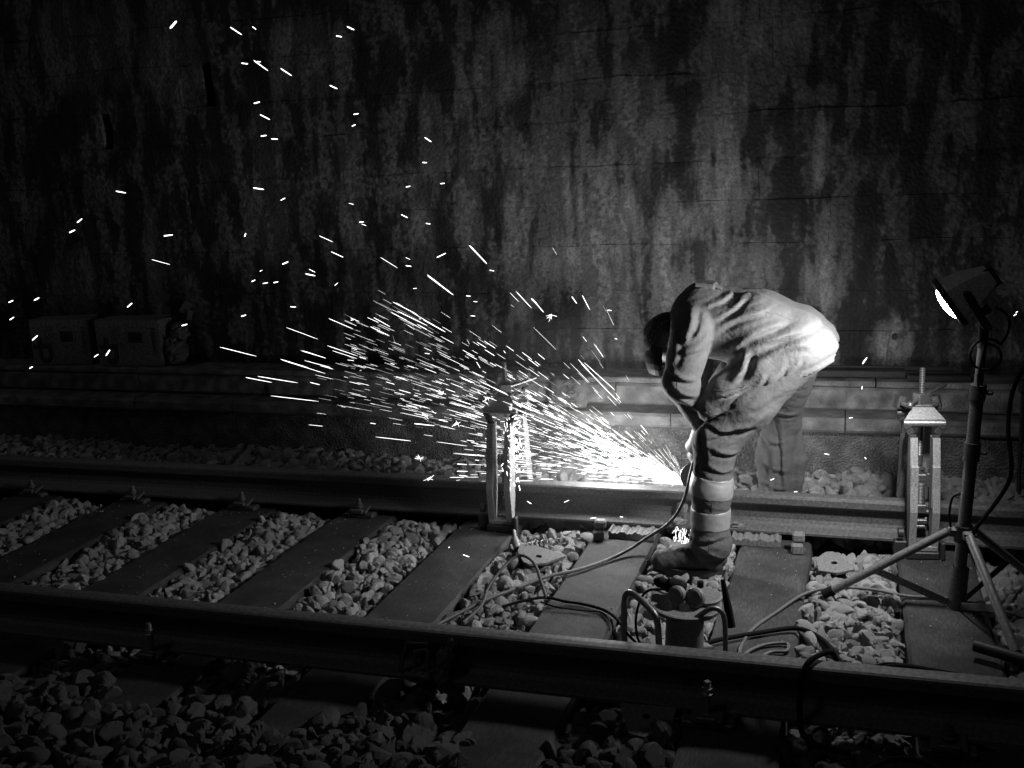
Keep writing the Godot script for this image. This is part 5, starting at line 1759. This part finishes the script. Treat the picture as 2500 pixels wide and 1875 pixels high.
func build_boxes() -> void:
	carton("cardboard box on the ledge, the one nearer the dark end of the wall", Vector3(-3.625, 0.5335, -1.50), 0.10, Vector3(0.40, 0.275, 0.135))
	carton("cardboard box on the ledge with crumpled clear wrapping at its end", Vector3(-3.135, 0.5335, -1.495), 0.02, Vector3(0.44, 0.275, 0.14))
	# crumpled wrapping at the end of the second box, and a torn piece behind it
	var nz := noise(97, 2.2, 4)
	var b := B.new()
	b.lump(at(Vector3(-2.862, 0.612, -1.565)), Vector3(0.068, 0.085, 0.06), nz, 0.55, 14, 18)
	b.lump(at(Vector3(-2.845, 0.715, -1.595)), Vector3(0.055, 0.06, 0.045), nz, 0.6, 12, 16)
	tag(obj("plastic_wrap", b, M.film), "crumpled clear plastic wrapping beside the end of the cardboard box", "plastic wrapping")
	b = B.new()
	b.box(turned(Vector3(-2.80, 0.865, -1.622), Vector3(0.2, 0.3, 0.9)), Vector3(0.08, 0.05, 0.004), 0.001)
	tag(obj("torn_scrap", b, M.film), "larger torn pale scrap stuck to the wall above the plastic wrapping", "scrap")
	b = B.new()
	b.box(turned(Vector3(-2.775, 0.82, -1.615), Vector3(0.1, 0.4, 1.3)), Vector3(0.06, 0.03, 0.004), 0.001)
	tag(obj("torn_scrap", b, M.film), "smaller torn pale scrap just below the larger one on the wall", "scrap")

const FLY := [   # x, y, x, y, z, thickness in millimetres
	[-2.358, 2.358, -2.309, 2.388, -1.13, 4.89], [-1.772, 2.283, -1.711, 2.245, -0.73, 2.50], [-1.700, 2.286, -1.676, 2.271, -0.80, 1.74], [-1.184, 2.238, -1.147, 2.221, -0.71, 2.86], [-1.235, 2.203, -1.203, 2.195, -0.70, 2.46],
	[-1.847, 2.143, -1.806, 2.136, -0.92, 2.47], [-1.791, 2.153, -1.716, 2.101, -0.94, 2.47], [-1.590, 2.115, -1.565, 2.111, -0.62, 1.67], [-1.603, 2.099, -1.544, 2.062, -0.85, 2.39], [-1.365, 2.009, -1.324, 1.991, -0.86, 2.76],
	[-1.584, 1.934, -1.548, 1.938, -0.55, 2.67], [-1.681, 1.895, -1.627, 1.870, -0.76, 2.47], [-1.606, 1.795, -1.571, 1.797, -0.62, 2.50], [-1.635, 1.784, -1.596, 1.781, -0.76, 2.35], [-1.177, 1.867, -1.147, 1.869, -0.69, 2.23],
	[-1.285, 1.823, -1.261, 1.829, -0.89, 2.33], [-0.852, 1.753, -0.818, 1.732, -0.70, 2.17], [-0.830, 1.648, -0.805, 1.646, -0.60, 1.93], [-0.973, 1.543, -0.947, 1.546, -0.74, 2.01], [-0.773, 1.554, -0.749, 1.556, -0.65, 1.75],
	[-2.634, 1.573, -2.568, 1.562, -0.91, 2.67], [-1.850, 1.561, -1.787, 1.552, -0.92, 2.91], [-1.554, 1.508, -1.524, 1.518, -0.65, 2.08], [-1.244, 1.482, -1.215, 1.476, -0.71, 1.02], [-1.044, 1.417, -1.008, 1.402, -0.83, 1.95],
	[-1.310, 1.380, -1.282, 1.382, -0.94, 2.36], [-1.137, 1.395, -1.110, 1.388, -0.60, 0.99], [-0.897, 1.379, -0.871, 1.376, -0.76, 1.81], [-2.880, 1.422, -2.837, 1.442, -0.89, 2.98], [-2.869, 1.378, -2.824, 1.391, -0.81, 3.44],
	[-2.368, 1.343, -2.308, 1.348, -0.89, 3.06], [-1.717, 1.354, -1.703, 1.370, -0.58, 2.72], [-1.449, 1.333, -1.375, 1.303, -0.79, 1.06], [-1.312, 1.273, -1.249, 1.248, -0.63, 1.53], [-2.560, 1.212, -2.445, 1.185, -1.03, 1.10],
	[-1.049, 1.249, -0.966, 1.202, -0.58, 0.79], [-1.548, 1.223, -1.511, 1.235, -0.60, 2.69], [-1.604, 1.141, -1.547, 1.132, -0.91, 2.64], [-1.578, 1.165, -1.540, 1.150, -0.90, 1.09], [-1.825, 1.161, -1.804, 1.169, -0.86, 1.34],
	[-1.692, 1.150, -1.666, 1.159, -0.56, 2.09], [-1.767, 1.112, -1.732, 1.118, -0.78, 1.97], [-1.661, 1.126, -1.630, 1.132, -0.70, 2.35], [-1.039, 1.183, -1.007, 1.180, -0.83, 2.06], [-1.003, 1.229, -0.976, 1.220, -0.75, 0.81],
	[-0.871, 1.221, -0.821, 1.241, -0.80, 2.02], [-0.716, 1.272, -0.632, 1.187, -0.81, 1.10], [-0.889, 1.153, -0.767, 1.062, -0.72, 1.30], [-0.594, 1.170, -0.569, 1.167, -0.72, 1.27], [-1.289, 1.124, -1.265, 1.139, -0.59, 1.01],
	[-0.946, 1.096, -0.924, 1.099, -0.68, 1.00], [-3.298, 1.024, -3.258, 1.036, -0.79, 3.10], [-3.159, 1.030, -3.116, 1.045, -0.82, 3.57], [-3.271, 0.938, -3.231, 0.954, -0.75, 2.82], [-2.656, 0.978, -2.615, 1.002, -0.91, 3.18],
	[-1.967, 0.936, -1.932, 0.945, -0.88, 2.50], [-2.276, 0.898, -2.235, 0.908, -0.82, 2.79], [-1.505, 1.034, -1.471, 1.034, -0.56, 1.85], [-1.223, 0.967, -1.200, 0.972, -0.59, 1.21], [-1.068, 1.030, -0.946, 0.973, -0.72, 1.12],
	[-1.369, 0.963, -1.245, 0.917, -0.66, 1.04], [-1.241, 0.933, -1.153, 0.890, -0.87, 1.17], [-1.004, 1.004, -0.861, 0.940, -0.62, 1.29], [-1.190, 0.915, -1.093, 0.874, -0.72, 1.34], [-1.696, 0.888, -1.525, 0.833, -0.84, 0.88],
	[-2.135, 0.771, -1.923, 0.728, -0.92, 1.29], [-0.880, 0.968, -0.773, 0.914, -0.61, 1.57], [-1.330, 0.857, -1.178, 0.813, -0.55, 0.91], [-1.656, 0.759, -1.530, 0.725, -0.91, 1.23], [-1.623, 0.774, -1.477, 0.738, -0.63, 1.17],
	[-3.411, 0.774, -3.361, 0.803, -1.04, 3.24], [-3.040, 0.665, -3.001, 0.700, -1.17, 3.71], [-3.063, 0.670, -3.024, 0.689, -1.10, 2.63], [-3.302, 0.651, -3.270, 0.664, -0.87, 2.89], [-1.333, 0.824, -1.206, 0.790, -0.60, 0.82],
	[-0.788, 1.026, -0.761, 1.026, -0.93, 1.35], [-0.670, 1.034, -0.648, 1.034, -0.70, 1.18], [-0.771, 0.932, -0.744, 0.932, -0.93, 1.24], [-1.841, 0.676, -1.693, 0.656, -0.66, 1.31], [-1.871, 0.645, -1.647, 0.619, -0.82, 1.35],
	[-1.596, 0.776, -1.374, 0.718, -0.60, 0.95], [-1.440, 0.682, -1.386, 0.674, -0.56, 1.24], [-1.767, 0.565, -1.504, 0.546, -0.75, 1.11], [-1.467, 0.833, -1.340, 0.802, -0.55, 1.03], [0.983, 0.670, 1.002, 0.702, -1.20, 2.71],
	[0.989, 0.685, 1.000, 0.696, -1.20, 1.46], [1.591, 0.889, 1.600, 0.899, -1.20, 1.88], [1.598, 0.903, 1.605, 0.909, -1.20, 1.25], [-0.755, 1.261, -0.674, 1.178, -0.93, 1.23], [-0.842, 1.164, -0.724, 1.080, -0.60, 1.26],
	[-0.507, 1.060, -0.435, 0.986, -0.82, 1.19], [-0.363, 1.065, -0.335, 1.041, -0.57, 2.43], [-0.353, 1.046, -0.314, 1.004, -0.59, 1.32], [-0.233, 1.047, -0.209, 1.017, -0.75, 1.54], [-0.183, 1.053, -0.150, 0.992, -0.74, 1.34],
	[-0.074, 0.988, -0.054, 0.988, -0.74, 1.53], [-0.192, 0.758, -0.032, 0.595, -0.71, 1.06], [-0.190, 0.752, -0.052, 0.631, -0.76, 0.98], [-0.054, 0.857, -0.041, 0.855, -0.78, 1.36], [-1.052, 0.426, -0.945, 0.422, -0.83, 1.91],
	[-0.742, 0.321, -0.691, 0.323, -0.56, 1.59], [-0.814, 0.227, -0.756, 0.232, -0.74, 1.66], [-0.800, 0.210, -0.754, 0.212, -0.73, 1.45], [-1.102, 0.090, -1.067, 0.125, -0.95, 1.55], [0.558, 0.135, 0.700, 0.194, -1.00, 0.83],
	[1.175, 0.259, 1.186, 0.237, -1.20, 1.92],
]

# a hot sliver from a to b, thickest in the middle
func sliver(b: B, p: Vector3, q: Vector3, r: float) -> void:
	var d := q - p
	b.tube([p, p + d * 0.12, p + d * 0.85, q], [r * 0.35, r, r * 0.9, r * 0.3], 5, true)

func build_sparks() -> void:
	var src := Vector3(0.262, 0.212, -0.752)
	var r := RandomNumberGenerator.new()
	r.seed = 4242
	var all := []                          # [start, end, radius, bright]
	# long-flying ones, high over the track: start and end seen along the wall, then depth
	for s in FLY:
		all.append([Vector3(s[0], s[1], s[4]), Vector3(s[2], s[3], s[4] + 0.01), s[5] * 0.001, 1])
	var lone := all.size()
	for i in 1600:
		var u := r.randf()
		var far := 0.04 + 1.70 * pow(u, 1.85)
		var ang := r.randfn(0.40, 0.135)
		if r.randf() < 0.10: ang = r.randf_range(0.05, 1.15)
		if r.randf() < 0.12: ang = r.randf_range(0.02, 0.20)
		ang = clampf(ang, 0.015, 1.2)
		if ang > 0.62: far *= 0.7
		if far > 1.0 and ang < 0.22: far *= 0.6
		var side := r.randfn(0.0, 0.085)
		var d := Vector3(-cos(ang), sin(ang), side).normalized()
		var drop := -0.035 * far * far
		var a := src + d * far + Vector3(0, drop, 0)
		var len := r.randf_range(0.015, 0.062) * (1.0 + 0.25 * far) * (2.0 if r.randf() < 0.10 else 1.0)
		var dd := (d + Vector3(0, -0.07 * far, 0)).normalized()
		if r.randf() < 0.06: dd = (dd + Vector3(r.randfn(), r.randfn(), r.randfn()) * 0.35).normalized(); len *= 0.5
		all.append([a, a + dd * len, (0.00030 + 0.00085 * pow(r.randf(), 2.0)) * (0.6 + 0.4 * minf(1.0, far / 0.5)), 1 if r.randf() < 0.85 - 0.35 * smoothstep(0.9, 1.4, far) else 0])
	# the finest ones, crowded round the cut
	for i in 70:
		var far := 0.02 + 0.75 * pow(r.randf(), 1.6)
		var ang := clampf(r.randfn(0.38, 0.13), 0.01, 1.0)
		var d := Vector3(-cos(ang), sin(ang), r.randfn(0.0, 0.10)).normalized()
		var a := src + d * far
		all.append([a, a + d * r.randf_range(0.02, 0.07), r.randf_range(0.0004, 0.0009), 1])
	# bursts where slivers break up
	for c in [Vector3(-0.95, 0.50, -0.72), Vector3(-0.78, 0.47, -0.70), Vector3(-0.92, 0.21, -0.66), Vector3(-0.86, 0.60, -0.74), Vector3(-0.97, 0.30, -0.68), Vector3(-0.32, 0.97, -0.72), Vector3(-0.62, 0.60, -0.68)]:
		for k in 12:
			var d := Vector3(r.randfn() - 0.5, r.randfn() * 0.6, r.randfn()).normalized()
			all.append([c, c + d * r.randf_range(0.008, 0.035), 0.0008, 1])
	# those that strike the frame and run up and down its leg
	for k in 150:
		var y := r.randfn(0.40, 0.09)
		var p := Vector3(-0.500 + r.randf_range(-0.012, 0.03), clampf(y, 0.16, 0.57), -0.65 + 0.06 * r.randfn())
		var d := Vector3(0.35 * r.randfn(), r.randfn(), 0.3 * r.randfn()).normalized()
		all.append([p, p + d * r.randf_range(0.006, 0.026), r.randf_range(0.0007, 0.0018), 1])
	# a few that dropped on the track, and the glow under the rail foot by the boot
	for q in [Vector3(-0.62, 0.02, -0.25), Vector3(-0.70, 0.03, -0.3), Vector3(0.0, 0.10, -0.60), Vector3(-0.12, 0.09, -0.6), Vector3(-0.25, 0.15, -0.64), Vector3(-0.42, 0.13, -0.62), Vector3(0.72, 0.155, -0.9), Vector3(0.62, 0.21, -0.9), Vector3(0.85, 0.30, -1.0), Vector3(1.0, 0.28, -1.05), Vector3(0.98, 0.6, -1.0), Vector3(0.93, 0.47, -1.0)]:
		var d := Vector3(r.randfn(), r.randfn() * 0.5, r.randfn()).normalized()
		all.append([q, q + d * r.randf_range(0.012, 0.03), 0.0014, 1])
	for k in 60:
		var p := Vector3(0.255 + r.randf_range(-0.04, 0.06), r.randf_range(-0.01, 0.045), -0.655 + r.randf_range(-0.03, 0.04))
		all.append([p, p + Vector3(r.randfn() * 0.006, -r.randf_range(0.01, 0.035), r.randfn() * 0.004), r.randf_range(0.0006, 0.0013), 1])
	# the largest three hundred are things of their own, the rest one shower
	var order := range(lone, all.size())
	order.sort_custom(func(a, b): return (all[a][1] - all[a][0]).length() * all[a][2] > (all[b][1] - all[b][0]).length() * all[b][2])
	var single := {}
	for i in lone:
		single[i] = true
	for k in 300 - lone:
		single[order[k]] = true
	var shower := B.new()
	var faint := B.new()
	for i in all.size():
		var s: Array = all[i]
		if single.has(i):
			var b := B.new()
			sliver(b, s[0], s[1], s[2])
			tag(obj("glowing_spark", b, M.spark if s[3] else M.dim_spark), "thin white-hot spark flying off the rail", "spark", "sparks flying off the rail")
		else:
			sliver(shower if s[3] else faint, s[0], s[1], s[2])
	var m := shower.mesh()
	tag(put("glowing_spark_shower", faint.into(m), [M.spark, M.dim_spark]), "dense white shower of sparks that fans out from the cut in the rail", "sparks", "", "stuff")
	# the white-hot spot where disc and rail meet
	var core := B.new()
	core.lump(at(src + Vector3(-0.03, 0.012, 0.0)), Vector3(0.045, 0.012, 0.010), noise(99, 1.0), 0.3)
	tag(obj("glowing_cut", core, M.hot), "white-hot spot on the far rail where the grinder bites", "glow")
	var l := OmniLight3D.new()
	l.name = "cut_light"
	l.light_energy = 0.8
	l.light_size = 0.08
	l.omni_range = 20.0
	l.omni_attenuation = 2.0
	l.shadow_enabled = true
	l.position = src + Vector3(-0.36, 0.15, -0.03)
	add_child(l)
	# thin smoke hanging round the cut
	var fog := FogVolume.new()
	fog.name = "smoke"
	fog.shape = RenderingServer.FOG_VOLUME_SHAPE_ELLIPSOID
	fog.size = Vector3(2.2, 1.0, 0.9)
	fog.position = Vector3(-0.25, 0.45, -0.80)
	var fm := FogMaterial.new()
	fm.density = 0.05
	fm.albedo = Color(0.95, 0.95, 0.95)
	fog.material = fm
	add_child(fog)
	var fog2 := fog.duplicate() as FogVolume
	fog2.name = "smoke_001"
	fog2.size = Vector3(1.1, 0.5, 0.45)
	fog2.position = Vector3(0.98, 0.26, -1.12)
	var fm2 := FogMaterial.new()
	fm2.density = 0.16
	fm2.albedo = Color(0.95, 0.95, 0.95)
	fog2.material = fm2
	add_child(fog2)
	tag(fog2, "low drift of smoke over the stones behind the worker's far leg", "smoke", "", "stuff")
	tag(fog, "thin smoke that hangs round the shower of sparks", "smoke", "", "stuff")
